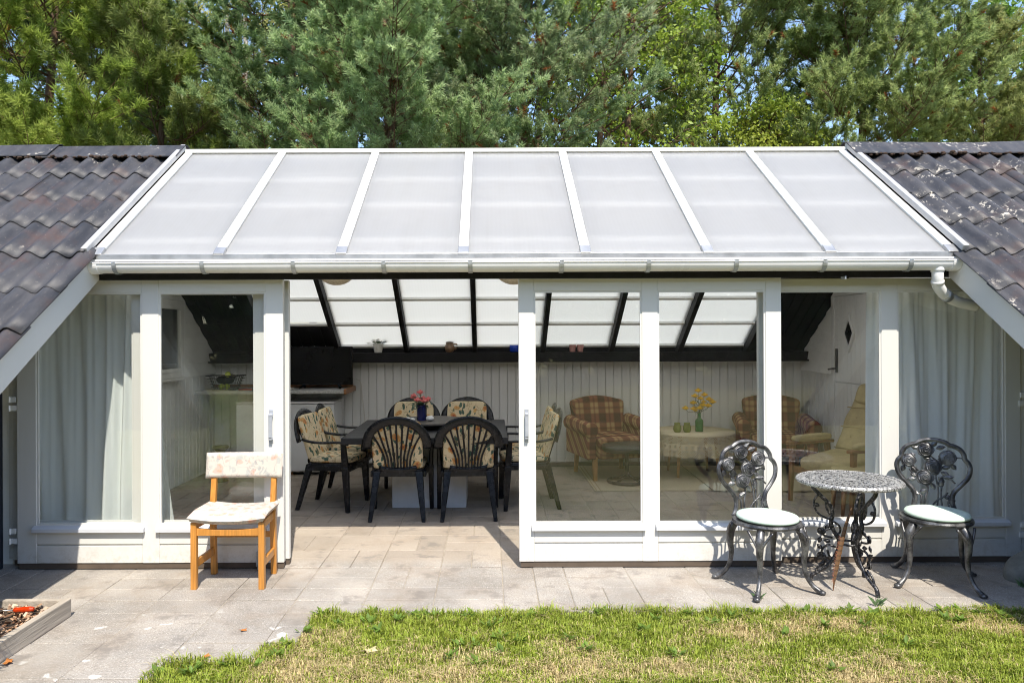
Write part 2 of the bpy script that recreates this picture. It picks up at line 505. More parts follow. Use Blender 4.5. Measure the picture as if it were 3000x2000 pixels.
def curtain_mat():
    m, nt, out = newmat('curtain_cloth'); g = NT(nt)
    o = g.coord('Object')
    v = g.voro(o, 9.0)
    fl = g.math('MULTIPLY', g.math('SUBTRACT', 1.0, g.step(v, .10, .30)), g.step(g.noise(o, 70, 3, .7), .42, .58))
    c = g.mix(fl, (.86, .885, .895), (.92, .93, .935))
    weave = g.noise(g.coord('Object', (1, 1, .25)), 420.0, 2)
    d = g.pbsdf(c, .9, 0, .2, g.bump(weave, .15, .003))
    t = g.n('ShaderNodeBsdfTranslucent'); t.inputs[0].default_value = (.72, .76, .76, 1)
    b = g.n('ShaderNodeMixShader'); b.inputs[0].default_value = .15
    g.l(d, b.inputs[1]); g.l(t.outputs[0], b.inputs[2]); g.l(b.outputs[0], out.inputs[0])
    return m
M['curtain'] = curtain_mat()

def floral(name, base, cols, scale, cover, off=(0, 0, 0), fade=1.0, stretch=(1, 1, 1)):
    """printed flower cloth: big blooms, leaves and scrolled lines on a plain ground"""
    m, nt, out = newmat(name); g = NT(nt)
    o = g.coord('Object', stretch, off)
    dn = g.noise(o, scale * .55, 3, .6, 0, 1)
    ad = g.n('ShaderNodeVectorMath', operation='MULTIPLY_ADD'); g.l(dn, ad.inputs[0]); ad.inputs[1].default_value = (.10,) * 3; g.l(o, ad.inputs[2])
    q = ad.outputs[0]
    c = g.mix(g.noise(o, 30, 2), base, mul(base, .93))
    # leaves
    lv = g.n('ShaderNodeTexVoronoi', feature='F1'); lv.inputs['Scale'].default_value = scale * 1.15
    mp = g.n('ShaderNodeMapping'); mp.inputs['Scale'].default_value = (1.7, 1.4, .8); mp.inputs['Rotation'].default_value = (0.4, .5, .7); g.l(q, mp.inputs[0]); g.l(mp.outputs[0], lv.inputs['Vector'])
    rl = g.n('ShaderNodeSeparateColor'); g.l(lv.outputs['Color'], rl.inputs[0])
    leaf = g.math('MULTIPLY', g.math('SUBTRACT', 1.0, g.step(lv.outputs['Distance'], .36, .41)), g.step(rl.outputs[0], .95 - cover, .96 - cover))
    vein = g.step(g.math('ABSOLUTE', g.math('SINE', g.math('MULTIPLY', lv.outputs['Distance'], 38.0))), .2, .6)
    lc = g.mix(vein, cols[1], cols[0])
    c = g.mix(g.math('MULTIPLY', leaf, fade), c, lc)
    # blooms
    bv = g.n('ShaderNodeTexVoronoi', feature='F1'); bv.inputs['Scale'].default_value = scale * .8
    mp2 = g.n('ShaderNodeMapping'); mp2.inputs['Location'].default_value = (3.3, 1.2, 5.1); g.l(q, mp2.inputs[0]); g.l(mp2.outputs[0], bv.inputs['Vector'])
    rb = g.n('ShaderNodeSeparateColor'); g.l(bv.outputs['Color'], rb.inputs[0])
    bloom = g.math('MULTIPLY', g.math('SUBTRACT', 1.0, g.step(bv.outputs['Distance'], .30, .35)), g.step(rb.outputs[1], .93 - cover, .94 - cover))
    petal = g.step(g.noise(q, scale * 5.5, 2, .5), .42, .58)
    bc = g.mix(g.step(bv.outputs['Distance'], .05, .3), g.mix(petal, cols[2], cols[3]), g.mix(petal, cols[3], cols[4]))
    c = g.mix(g.math('MULTIPLY', bloom, fade), c, bc)
    # thin scrolled stems
    ln = g.math('ABSOLUTE', g.math('SUBTRACT', g.noise(q, scale * .9, 2, .4), .5))
    c = g.mix(g.math('MULTIPLY', g.math('SUBTRACT', 1.0, g.step(ln, .006, .02)), .6 * fade), c, cols[5])
    g.l(g.pbsdf(c, .9, 0, .2, g.bump(g.noise(o, 300, 2), .2, .003)), out.inputs[0])
    return m
FC = [(.035, .085, .075), (.16, .21, .13), (.38, .07, .04), (.55, .26, .09), (.62, .40, .15), (.30, .20, .10)]
M['floral'] = [floral('floral_cushion_print_%d' % i, (.70, .58, .38), FC, 12.5, .74, (i * 1.7, i * .9, i * 2.3)) for i in range(4)]
PC = [(.36, .38, .36), (.50, .47, .43), (.52, .25, .17), (.58, .38, .29), (.46, .36, .34), (.28, .25, .25)]
M['faded'] = floral('faded_floral_print', (.56, .51, .45), PC, 17.0, .84, (.4, .2, .9), .85)

def plaid(name):
    m, nt, out = newmat(name); g = NT(nt)
    o = g.n('ShaderNodeTexCoord').outputs['Object']
    sp = g.n('ShaderNodeSeparateXYZ'); g.l(o, sp.inputs[0])
    def stripes(x, off):
        t = g.math('FRACT', g.math('MULTIPLY_ADD', x, 1 / .19, off))
        a = g.ramp(t, [(0.0, .0), (.05, .0), (.14, 1.0), (.52, 1.0), (.61, 0.0), (.74, .0), (.78, .6), (.86, .6), (.90, 0.0)])
        return a
    y = g.math('ADD', sp.outputs[2], g.math('MULTIPLY', sp.outputs[1], -.95))
    a = stripes(sp.outputs[0], .15); b = stripes(y, .4)
    base = (.42, .27, .135)
    c = g.mix(g.math('MULTIPLY', a, .82), base, (.15, .016, .020))
    c2 = g.mix(g.math('MULTIPLY', b, .85), c, g.mix(a, (.16, .016, .024), (.032, .005, .012)))
    thr = g.noise(g.coord('Object', (1, .2, 1)), 300, 2)
    c3 = g.mix(g.math('MULTIPLY', thr, .15), c2, (.14, .06, .045))
    g.l(g.pbsdf(c3, .95, 0, .15, g.bump(thr, .3, .003)), out.inputs[0])
    return m
M['plaid'] = plaid('plaid_wool')

def lace_mat():
    """crocheted cloth: rows of small openings, worked on the cloth's own UV layout (u around, v down)"""
    m, nt, out = newmat('crochet_lace'); g = NT(nt)
    uv = g.n('ShaderNodeUVMap').outputs[0]
    sp = g.n('ShaderNodeSeparateXYZ'); g.l(uv, sp.inputs[0])
    u, v = sp.outputs[0], sp.outputs[1]
    def holes(nu, nv, r):
        row = g.math('FLOOR', g.math('MULTIPLY', v, nv))
        sh = g.math('MULTIPLY', g.math('MODULO', row, 2.0), .5)
        fu = g.math('SUBTRACT', g.math('FRACT', g.math('ADD', g.math('MULTIPLY', u, nu), sh)), .5)
        fv = g.math('SUBTRACT', g.math('FRACT', g.math('MULTIPLY', v, nv)), .5)
        d = g.math('ADD', g.math('POWER', g.math('ABSOLUTE', fu), 2.0), g.math('POWER', g.math('ABSOLUTE', fv), 2.0))
        return g.math('LESS_THAN', d, r * r)
    h1 = holes(150, 17, .31)
    fu = g.math('ABSOLUTE', g.math('SUBTRACT', g.math('FRACT', g.math('MULTIPLY', u, 46.0)), .5))
    fv = g.math('ABSOLUTE', g.math('MULTIPLY', g.math('SUBTRACT', v, .545), 3.4))
    dia = g.math('ADD', fu, fv)
    ring = g.math('MULTIPLY', g.math('GREATER_THAN', dia, .16), g.math('LESS_THAN', dia, .27))
    band = g.math('MULTIPLY', g.math('GREATER_THAN', v, .42), g.math('LESS_THAN', v, .67))
    top = g.math('LESS_THAN', v, .05)
    solid = g.math('MAXIMUM', band, top)
    hole = g.math('ADD', g.math('MULTIPLY', g.math('SUBTRACT', 1.0, solid), h1), g.math('MULTIPLY', band, ring), clamp=True)
    w = g.noise(g.coord('Object'), 240, 2)
    d = g.pbsdf(g.mix(w, (.56, .47, .31), (.66, .57, .41)), .95, 0, .2, g.bump(w, .4, .004))
    t = g.n('ShaderNodeBsdfTransparent')
    b = g.n('ShaderNodeMixShader'); g.l(hole, b.inputs[0]); g.l(d, b.inputs[1]); g.l(t.outputs[0], b.inputs[2])
    g.l(b.outputs[0], out.inputs[0])
    return m
M['lace'] = lace_mat()

def cast_mat():
    m, nt, out = newmat('cast_metal'); g = NT(nt)
    o = g.coord('Object')
    a = g.noise(o, 16.0, 4, .6); b = g.noise(o, 120.0, 3, .6)
    f = g.step(g.math('ADD', g.math('MULTIPLY', a, .75), g.math('MULTIPLY', b, .25)), .40, .66)
    c = g.mix(f, (.050, .050, .054), (.20, .20, .205))
    g.l(g.pbsdf(c, g.math('MULTIPLY_ADD', f, .1, .33), .55, .5, g.bump(b, .2, .003)), out.inputs[0])
    return m
M['cast'] = cast_mat()
def cast_top():
    m, nt, out = newmat('cast_metal_worn'); g = NT(nt)
    o = g.coord('Object'); b = g.noise(o, 90.0, 4, .75)
    f = g.step(b, .40, .56)
    g.l(g.pbsdf(g.mix(f, (.04, .04, .045), (.50, .50, .50)), .42, .35, .5, g.bump(b, .4, .004)), out.inputs[0])
    return m
M['cast_top'] = cast_top()
def cast_dark():
    m, nt, out = newmat('cast_metal_dark'); g = NT(nt)
    o = g.coord('Object')
    b = g.noise(o, 80.0, 3, .7)
    f = g.step(b, .5, .68)
    g.l(g.pbsdf(g.mix(f, (.025, .025, .028), (.20, .19, .19)), .36, .4, .5, g.bump(b, .3, .004)), out.inputs[0])
    return m
M['cast_dark'] = cast_dark()

def leaf_mat(name, rough=.45, trans=.3, spec=.4):
    m, nt, out = newmat(name); g = NT(nt)
    at = g.n('ShaderNodeAttribute'); at.attribute_name = 'tint'
    d = g.pbsdf(at.outputs['Color'], rough, 0, spec)
    t = g.n('ShaderNodeBsdfTranslucent'); g.l(at.outputs['Color'], t.inputs[0])
    b = g.n('ShaderNodeMixShader'); b.inputs[0].default_value = trans
    g.l(d, b.inputs[1]); g.l(t.outputs[0], b.inputs[2]); g.l(b.outputs[0], out.inputs[0])
    return m
M['needle'] = leaf_mat('needles', .5, .55, .22)
M['leaf'] = leaf_mat('leaves', .42, .45, .4)
M['blade'] = leaf_mat('grass_blades', .55, .35, .3)
M['chip'] = leaf_mat('bark_chips', .9, .0, .2)

def lawn_mat():
    m, nt, out = newmat('lawn_ground'); g = NT(nt)
    w = g.coord('World')
    a = g.noise(w, 2.2, 4, .65)
    c = g.mix(g.step(a, .35, .65), (.13, .16, .035), (.30, .25, .12))
    c = g.mix(g.step(g.noise(w, 60, 4, .7), .4, .7), c, (.24, .20, .10))
    g.l(g.pbsdf(c, .95, 0, .1, g.bump(g.noise(w, 120, 3), .6, .02)), out.inputs[0])
    return m
M['lawn'] = lawn_mat()

def feather_mat():
    m, nt, out = newmat('barred_feather'); g = NT(nt)
    o = g.n('ShaderNodeTexCoord').outputs['Object']
    sp = g.n('ShaderNodeSeparateXYZ'); g.l(o, sp.inputs[0])
    bar = g.math('LESS_THAN', g.math('FRACT', g.math('MULTIPLY', sp.outputs[2], 32.0)), .16)
    c = g.mix(g.noise(o, 50, 2), (.13, .065, .028), (.18, .095, .042))
    c = g.mix(bar, c, (.025, .015, .01))
    g.l(g.pbsdf(c, .7), out.inputs[0])
    return m
M['feather'] = feather_mat()
M['handle_red'] = pm('clear_red_plastic', (.62, .05, .008), .12, .2, 25, Transmission_Weight=.3)
M['door_white'] = pm('stable_door_white', (.68, .68, .67), .5, .04, 5.0, .1, 40, stretch=(1, 1, .3), objrand=.02)
M['soffit'] = pm('head_cream', (.66, .63, .53), .5, .08, 4, .05, 40)
# ------------------------------------------------------------------ ground
YD, YB = 5.25, 5.335                   # front faces of the outer and inner door track
XL, XR = -3.42, 3.90                   # gable walls
YW = 9.33                              # back wall
GX0, PITCH, NP7 = -2.66, .83, 7        # translucent roof: first bar, bar spacing, bays
GX1 = GX0 + PITCH * NP7
EY, EZ, FS = 5.10, 2.179, .673         # front eave and slope
RY = 6.71; RZ = EZ + FS * (RY - EY)    # ridge
BS = .684                              # back slope
zf = lambda y: EZ + FS * (y - EY)
zb = lambda y: RZ - BS * (y - RY)

g = MB(); g.add([(-150, -150, -.035), (150, -150, -.035), (150, 150, -.035), (-150, 150, -.035)], [(0, 1, 2, 3)])
tag(g.build('lawn', M['lawn']), 'dry patchy lawn in front of the paved terrace', 'lawn', kind='structure')

def lawn_edge(x):
    """front edge (y) of the paving at x: the slabs step out to the left"""
    if x > -1.03: return 4.435 + .018 * math.sin(x * 2.3) + .012 * math.sin(x * 7.1)
    if x > -1.20: return 3.995
    if x > -1.66: return 3.77
    return 2.8

tb = MB()
tb.add([(-9, 2.4, -.0048), (9, 2.4, -.0048), (9, 10.2, -.0048), (-9, 10.2, -.0048)], [(0, 1, 2, 3)])
tb = MB()
xs = [-9, -1.66, -1.20, -1.03, 0, 1, 2, 3, 4.6, 9]
for a, b in zip(xs[:-1], xs[1:]):
    e = lawn_edge((a + b) / 2)
    tb.add([(a, e, -.0048), (b, e, -.0048), (b, 10.4, -.0048), (a, 10.4, -.0048)], [(0, 1, 2, 3)])
terrace = tag(tb.build('terrace', M['joint']), 'beige paved terrace running on into the glazed room', 'paving', kind='structure')

PAV = []
def paver_verts(x0, x1, y0, y1):
    j = .0026
    x0 += j; x1 -= j; y0 += j; y1 -= j
    inside = y0 > 5.4
    dz = random.gauss(0, .0008 if inside else .0022)
    dz = max(-.0018, min(.004, dz))
    tx, ty = random.gauss(0, .0012 if inside else .003), random.gauss(0, .0012 if inside else .003)
    cx, cy = (x0 + x1) / 2, (y0 + y1) / 2
    q = .005
    def top(x, y, d): return (x, y, d + dz + tx * (x - cx) + ty * (y - cy))
    vs = [(x0, y0, -.05), (x1, y0, -.05), (x1, y1, -.05), (x0, y1, -.05),
          top(x0, y0, -.003), top(x1, y0, -.003), top(x1, y1, -.003), top(x0, y1, -.003),
          top(x0 + q, y0 + q, 0), top(x1 - q, y0 + q, 0), top(x1 - q, y1 - q, 0), top(x0 + q, y1 - q, 0)]
    fs = [(0, 1, 5, 4), (1, 2, 6, 5), (2, 3, 7, 6), (3, 0, 4, 7), (4, 5, 9, 8), (5, 6, 10, 9), (6, 7, 11, 10), (7, 4, 8, 11), (8, 9, 10, 11)]
    return vs, fs
BL = .427
x_org, y_org = -2.05, 4.42 - BL * 3
def seen_x(y): return (-1432 / 2200 * y - .45, 1568 / 2200 * y + .45)
for iy in range(0, 15):
    for ix in range(-8, 16):
        x0 = x_org + ix * BL; y0 = y_org + iy * BL
        cx, cy = x0 + BL / 2, y0 + BL / 2
        a, b = seen_x(y0 + BL)
        if cx + BL < a or cx - BL > b: continue
        if cy > 5.4 and (x0 + BL < XL + .02 or x0 > XR): continue
        if y0 > YW: continue
        if y0 + .22 < min(lawn_edge(x0 + .02), lawn_edge(cx), lawn_edge(x0 + BL - .02)): continue
        jit = lambda: random.gauss(0, .003)
        if y0 < 4.3 and cx < -1.0:
            PAV.append((x0, x0 + BL, y0, y0 + BL)); continue
        hor = (ix + iy) % 2 == 0
        if random.random() < .12: hor = not hor
        for k in (0, 1):
            if hor: PAV.append((x0, x0 + BL, y0 + k * BL / 2, y0 + (k + 1) * BL / 2))
            else: PAV.append((x0 + k * BL / 2, x0 + (k + 1) * BL / 2, y0, y0 + BL))
def trim(p):
    """cut a slab back to the edge of the paving"""
    x0, x1, y0, y1 = p
    for st in (-1.03, -1.20, -1.66):
        if x0 < st - .03 and x1 > st and lawn_edge(x1 - .01) > y1 - .06 and lawn_edge(st - .01) < y1 - .06:
            x1 = st
    e = min(lawn_edge(x0 + .01), lawn_edge(x1 - .01))
    if y0 < e - .06: y0 = e - .01
    return (x0, x1, y0, y1) if y1 - y0 > .05 and x1 - x0 > .05 else None
PAV = [q for q in map(trim, PAV) if q]
PAV.sort(key=lambda p: (p[2] + p[3]) / 2 + (.0 if p[0] < 9 else 5))
rest = MB()
for i, p in enumerate(PAV):
    vs, fs = paver_verts(*p)
    if i < 295:
        cx, cy = (p[0] + p[1]) / 2, (p[2] + p[3]) / 2
        o = MB().add([(v[0] - cx, v[1] - cy, v[2]) for v in vs], fs).build('paver', M['paver'], terrace)
        o.location = (cx, cy, 0)
    else:
        rest.add(vs, fs)
if rest.v:
    tag(rest.build('pavers', M['paver'], terrace), kind='stuff')

# ------------------------------------------------------------------ house
HL = Vector((.25, 7.3, 0))
house = thing('summer_house', 'black roofed summer house with a translucent roof over its white glazed doors', 'house', HL)
def hp(mb, name, mat, parent=None, **kw):
    o = mb.build(name, mat, parent or house, **kw)
    if parent is None:
        o.matrix_parent_inverse = Matrix.Translation(-HL)
    return o

# back wall: grey boards on a backing, black plate on top
bw = hp(MB().box(XL - .1, XR + .1, YW + .014, YW + .12, 0, 1.50), 'back_wall', M['grey_board'])
x = XL + .002
proto = None
n = int((XR - XL) / .1014)
for i in range(n):
    x0 = XL + i * .1014
    if proto is None:
        proto = MB()
        w = .1014
        proto.add([(.0025, .0, .06), (.006, -.012, .06), (w - .006, -.012, .06), (w - .0025, 0, .06), (.0025, 0, 1.285), (.006, -.012, 1.285), (w - .006, -.012, 1.285), (w - .0025, 0, 1.285)],
                  [(0, 1, 5, 4), (1, 2, 6, 5), (2, 3, 7, 6), (4, 5, 6, 7), (0, 3, 2, 1)])
        o = hp(proto, 'wall_board', M['grey_board'], bw)
        first_board = o
    else:
        o = first_board.copy(); COL.objects.link(o)
    o.location = (x0, YW + .012, 0)
hp(MB().box(XL, XR, YW - .028, YW + .01, 1.286, 1.304), 'wall_cap', M['white_old'], bw)
hp(MB().box(XL, XR, YW - .006, YW + .013, .0, .052), 'skirting', M['grey_dark'], bw)
hp(MB().box(XL + .01, XR - .01, YW - .22, YW + .10, 1.306, 1.425), 'wall_plate', M['black_wood'], bev=.006)
hp(MB().box(XL + .01, XR - .01, YW - .085, YW + .09, 1.4255, 1.492), 'eave_board', M['black_wood'])

# gable walls: lap siding above, narrow upright boards below
def gable(xw, sgn, name):
    # sgn: direction of the room from the wall
    y0, y1 = 5.39, YW + .02
    poly = [(y0, 0), (y1, 0), (y1, zb(y1) - .02), (RY, RZ - .02), (y0, zf(y0) - .02)]
    w = MB().prism(poly, lambda a, b, d: (xw - sgn * d, a, b), .0, .10)
    wall = hp(w, name, M['white_old'], fix=True)
    z = 1.19
    k = 0
    while z < RZ - .15:
        h = .158
        t = z + h
        ya = max(y0, EY + (t - EZ) / FS + .0 if t > zf(y0) else y0)
        yb_ = min(y1, RY + (RZ - t) / BS)
        if yb_ - ya > .15:
            m = MB(); seg = 14
            wob = [random.gauss(0, .006) for _ in range(seg + 1)]
            vs = []
            for i in range(seg + 1):
                yy = ya + (yb_ - ya) * i / seg
                vs += [(xw + sgn * .036, yy, z - .012 + wob[i]), (xw + sgn * .008, yy, t), (xw + sgn * .010, yy, z - .012 + wob[i])]
            fs = []
            for i in range(seg):
                a = i * 3
                fs += [(a, a + 3, a + 4, a + 1), (a + 2, a + 5, a + 3, a)]
            m.add(vs, fs)
            hp(m, 'siding_board', M['white_old'], wall, fix=False)
        z += .150; k += 1
    n = int((y1 - y0) / .1014); f0 = None
    for i in range(n):
        if f0 is None:
            w = .1014
            f0 = hp(MB().add([(0, .002, .0), (sgn * .012, .007, .0), (sgn * .012, w - .007, .0), (0, w - .002, .0), (0, .002, 1.19), (sgn * .012, .007, 1.19), (sgn * .012, w - .007, 1.19), (0, w - .002, 1.19)],
                             [(0, 1, 5, 4), (1, 2, 6, 5), (2, 3, 7, 6), (4, 5, 6, 7)]), 'wall_board', M['grey_board'], wall); o = f0
        else:
            o = f0.copy(); COL.objects.link(o)
        o.location = (xw + sgn * .001, y0 + i * .1014, 0)
    return wall
gable(XL, 1, 'gable_wall'); gable(XR, -1, 'gable_wall')

# outer walls of the two wings, running forward under the roof
for xw, sgn in ((XL - .03, 1), (XR + .06, -1)):
    ww = hp(MB().box(*((xw - .1, xw) if sgn > 0 else (xw, xw + .1)), 3.6, 5.30, -.03, 1.1), 'wing_wall', M['navy_wall'])
    f0 = None
    for i in range(14):
        y = 3.62 + i * .12
        zt = min(2.0, zf(y) - .12)
        hp(MB().box(*((xw + .001, xw + .018) if sgn > 0 else (xw - .018, xw - .001)), y + .003, y + .117, -.02, zt), 'wall_board', M['navy_wall'], ww)
hp(MB().box(XL - .03 + .02, XL + .05, 4.99, 5.07, 1.05, 1.6), 'grey_wall_box', M['flash'], bev=.004)  # light grey board hung on the dark wall, modelled as a plain box

# roof underside on both sides: black boards running up the slope
def slope_board(mb, x0, x1, ya, za, yb_, zb_, t):
    mb.hexa([(x0, ya, za - t), (x1, ya, za - t), (x1, yb_, zb_ - t), (x0, yb_, zb_ - t), (x0, ya, za), (x1, ya, za), (x1, yb_, zb_), (x0, yb_, zb_)])
for xa, xb in ((XL + .005, GX0 - .03), (GX1 + .03, XR - .005)):
    sheath = MB()
    slope_board(sheath, xa, xb, 5.42, zf(5.42) - .035, RY - .01, zf(RY - .01) - .035, .02)
    slope_board(sheath, xa, xb, RY + .01, zb(RY + .01) - .035, YW + .08, zb(YW + .08) - .035, .02)
    lin = hp(sheath, 'ceiling', M['black_wood'])
    nb = 6; w = (xb - xa) / nb
    for i in range(nb):
        for (ya, za, yb_, zb_) in ((5.42, zf(5.42), RY - .01, zf(RY - .01)), (RY + .01, zb(RY + .01), YW - .02, zb(YW - .02))):
            m = MB(); slope_board(m, xa + i * w + .004, xa + (i + 1) * w - .004, ya, za - .056, yb_, zb_ - .056, .014)
            hp(m, 'ceiling_board', M['black_wood'], lin)
# black lower part of the first bay
m = MB(); slope_board(m, GX0 - .03, GX0 + PITCH, 8.86, zb(8.86) - .03, YW + .05, zb(YW + .05) - .03, .025)
low = hp(m, 'boarded_bay', M['black_wood'])
for i in range(6):
    m = MB(); w = .14; slope_board(m, GX0 + i * w - .03, GX0 + i * w + w - .036, 8.87, zb(8.87) - .057, YW - .02, zb(YW - .02) - .057, .012)
    hp(m, 'ceiling_board', M['black_wood'], low)

# rafters, ridge beam and battens
def sl(y, front): return zf(y) if front else zb(y)
for i in range(NP7 + 1):
    x = GX0 + i * PITCH
    f = MB(); f.beam((x, EY + .22, zf(EY + .22) - .125), (x, RY, zf(RY) - .125), .055, .11)
    hp(f, 'rafter', M['black_wood'], bev=.004)
    b = MB(); b.beam((x, RY, zb(RY) - .125), (x, YW + .02, zb(YW + .02) - .125), .055, .11)
    hp(b, 'rafter', M['black_wood'], bev=.004)
hp(MB().box(GX0 - .03, GX1 + .03, RY - .03, RY + .03, RZ - .30, RZ - .17), 'ridge_beam', M['black_wood'], bev=.004)
nrm_f = Vector((0, -FS, 1)).normalized(); nrm_b = Vector((0, BS, 1)).normalized()
for y in (5.28, 5.78, 6.20):
    m = MB(); c = Vector((0, y, zf(y))) - nrm_f * .085
    m.beam((GX0 + .03, c.y, c.z), (GX1 - .03, c.y, c.z), .05, .028, up=nrm_f)
    hp(m, 'batten', M['flash'])
for y in (7.10, 7.55, 8.00, 8.44, 8.84, 9.225):
    m = MB(); c = Vector((0, y, zb(y))) - nrm_b * .048
    m.beam((GX0 + .03, c.y, c.z), (GX1 - .03, c.y, c.z), .034, .03, up=nrm_b)
    hp(m, 'batten', M['white_old'])

# translucent panels and white bars
gr = MB().box(GX0 - .04, GX1 + .04, RY - .035, RY + .035, RZ - .004, RZ + .030)
roofp = hp(gr, 'glazed_roof', M['bar'], bev=.004)
def panel(x0, x1, ya, yb_, front):
    t = .016; n = nrm_f if front else nrm_b
    pa, pb = Vector((0, ya, sl(ya, front))), Vector((0, yb_, sl(yb_, front)))
    q = []
    for p in (pa - n * t, pb - n * t, pa, pb):
        q.append(p)
    X = Vector((1, 0, 0))
    vs = [q[0] + X * x0, q[0] + X * x1, q[1] + X * x1, q[1] + X * x0, q[2] + X * x0, q[2] + X * x1, q[3] + X * x1, q[3] + X * x0]
    return MB().hexa(vs)
for i in range(NP7):
    x0, x1 = GX0 + i * PITCH + .008, GX0 + (i + 1) * PITCH - .008
    hp(panel(x0, x1, EY + .005, RY - .012, True), 'roof_panel', M['poly'], roofp)
    hp(panel(x0, x1, RY + .012, 8.84 if i == 0 else 9.25, False), 'roof_panel', M['poly'], roofp)
for i in range(NP7 + 1):
    x = GX0 + i * PITCH
    m = MB(); a = Vector((x, EY + .055, zf(EY + .055))) + nrm_f * .012; b = Vector((x, RY - .03, zf(RY - .03))) + nrm_f * .012
    m.beam(a, b, .066, .018, up=nrm_f)
    hp(m, 'glazing_bar', M['bar'], roofp, bev=.004)
    m = MB(); a = Vector((x, EY - .012, zf(EY - .012))) + nrm_f * .004; b = Vector((x, EY + .06, zf(EY + .06))) + nrm_f * .013
    m.beam(a, b, .072, .03, up=nrm_f)
    hp(m, 'end_cap', M['alu'], roofp, bev=.003)
    m = MB(); a = Vector((x, RY + .03, zb(RY + .03))) + nrm_b * .012; b = Vector((x, 9.3, zb(9.3))) + nrm_b * .012
    m.beam(a, b, .066, .018, up=nrm_b)
    hp(m, 'glazing_bar', M['bar'], roofp)
hp(MB().box(GX0 - .035, GX1 + .035, EY - .014, EY + .003, EZ - .030, EZ + .005), 'eave_profile', M['alu'], roofp, bev=.002)
hp(MB().box(GX0 - .035, GX1 + .035, EY - .030, EY - .016, EZ - .046, EZ - .033), 'drip_strip', M['pvc'], roofp, bev=.002)

# eave: fascia, gutter, brackets, downpipe
hp(MB().box(GX0 - .02, GX1 + .02, 5.185, 5.225, 2.018, 2.14), 'fascia', M['black_wood'], bev=.004)
hp(MB().box(XL - .02, XR + .02, 5.298, 5.325, 2.032, 2.20), 'door_track', M['black_wood'])
hp(MB().box(XL - .02, XR + .02, 5.34, 5.44, 2.036, 2.17), 'lintel', M['black_wood'])
GC = (5.105, 2.118); gr_ = .062
def half(x0, x1, r0, r1, n=14):
    m = MB(); vs = []
    for x in (x0, x1):
        for r in (r0, r1):
            for k in range(n + 1):
                a = math.pi + math.pi * k / n
                vs.append((x, GC[0] + r * math.cos(a), GC[1] + r * math.sin(a)))
    w = n + 1; fs = []
    for k in range(n):
        fs += [(k, k + 1, 2 * w + k + 1, 2 * w + k), (w + k, 3 * w + k, 3 * w + k + 1, w + k + 1), (k, w + k, w + k + 1, k + 1), (2 * w + k, 2 * w + k + 1, 3 * w + k + 1, 3 * w + k)]
    fs += [(0, 2 * w, 3 * w, w), (n, w + n, 3 * w + n, 2 * w + n)]
    return m.add(vs, fs)
gx0, gx1 = GX0 - .03, GX1 + .03
gm = half(gx0, gx1, gr_, gr_ - .004)
gm.tube([(gx0, GC[0] - gr_ - .001, GC[1] + .002), (gx1, GC[0] - gr_ - .001, GC[1] + .002)], .006, 8)
gutter = hp(gm, 'gutter', M['pvc'], smooth=False, fix=True)
for xe in (gx0, gx1 - .05):
    e = half(xe - .004, xe + .054, gr_ + .005, gr_ + .0005)
    hp(e, 'gutter_joint', M['pvc'], gutter, fix=True)
for xe in (gx0, gx1):
    e = MB(); vs = [(xe, GC[0] + (gr_ + .004) * math.cos(math.pi + math.pi * k / 14), GC[1] + (gr_ + .004) * math.sin(math.pi + math.pi * k / 14)) for k in range(15)]
    vs2 = [(v[0] + .004, v[1], v[2]) for v in vs]
    e.add(vs + vs2, [tuple(range(15)), tuple(range(29, 14, -1))] + [(k, k + 1, 16 + k, 15 + k) for k in range(14)])
    hp(e, 'gutter_end', M['pvc'], gutter, fix=True)
for u in (263, 465, 674, 882, 1081, 1291, 1491, 1692, 1895, 2093):
    x = (u * 1.27551 - 1432) * 5.05 / 2200
    e = half(x - .014, x + .014, gr_ + .0075, gr_ + .0055)
    e.box(x - .014, x + .014, GC[0] - gr_ - .010, GC[0] - gr_ + .012, GC[1] + .007, GC[1] + .011)
    hp(e, 'gutter_bracket', M['galv'], gutter, fix=True)
hp(MB().box(2.42, 2.43, 5.10, 5.16, 2.0, 2.02), 'gutter_clip', M['galv'], gutter)
px = 3.05
pp = bez([(px, 5.10, 2.085), (px, 5.10, 2.01), (px + .015, 5.12, 1.955), (px + .085, 5.16, 1.895), (px + .19, 5.20, 1.850), (px + .34, 5.22, 1.815)], 8)
dn = hp(MB().tube(pp, .037, 16), 'downpipe', M['pvc'], gutter, smooth=True)
for i, r in ((1, .042), (11, .041), (24, .041)):
    p = pp[i]; q = pp[i + 3]
    hp(MB().tube([p, p.lerp(q, .5), q], r, 16), 'pipe_collar', M['pvc'] if i < 20 else M['galv'], gutter, smooth=True)

# white verge boards running down towards the garden
for xs_, sgn in ((GX0 - .035, -1), (GX1 + .035, 1)):
    ya, yb_ = 2.9, 5.20
    x0, x1 = sorted((xs_, xs_ + sgn * .03))
    m = MB().hexa([(x0, ya, zf(ya) - .225), (x1, ya, zf(ya) - .225), (x1, yb_, zf(yb_) - .225), (x0, yb_, zf(yb_) - .225),
                   (x0, ya, zf(ya) + .004), (x1, ya, zf(ya) + .004), (x1, yb_, zf(yb_) + .004), (x0, yb_, zf(yb_) + .004)])
    hp(m, 'verge_board', M['white'], bev=.003)

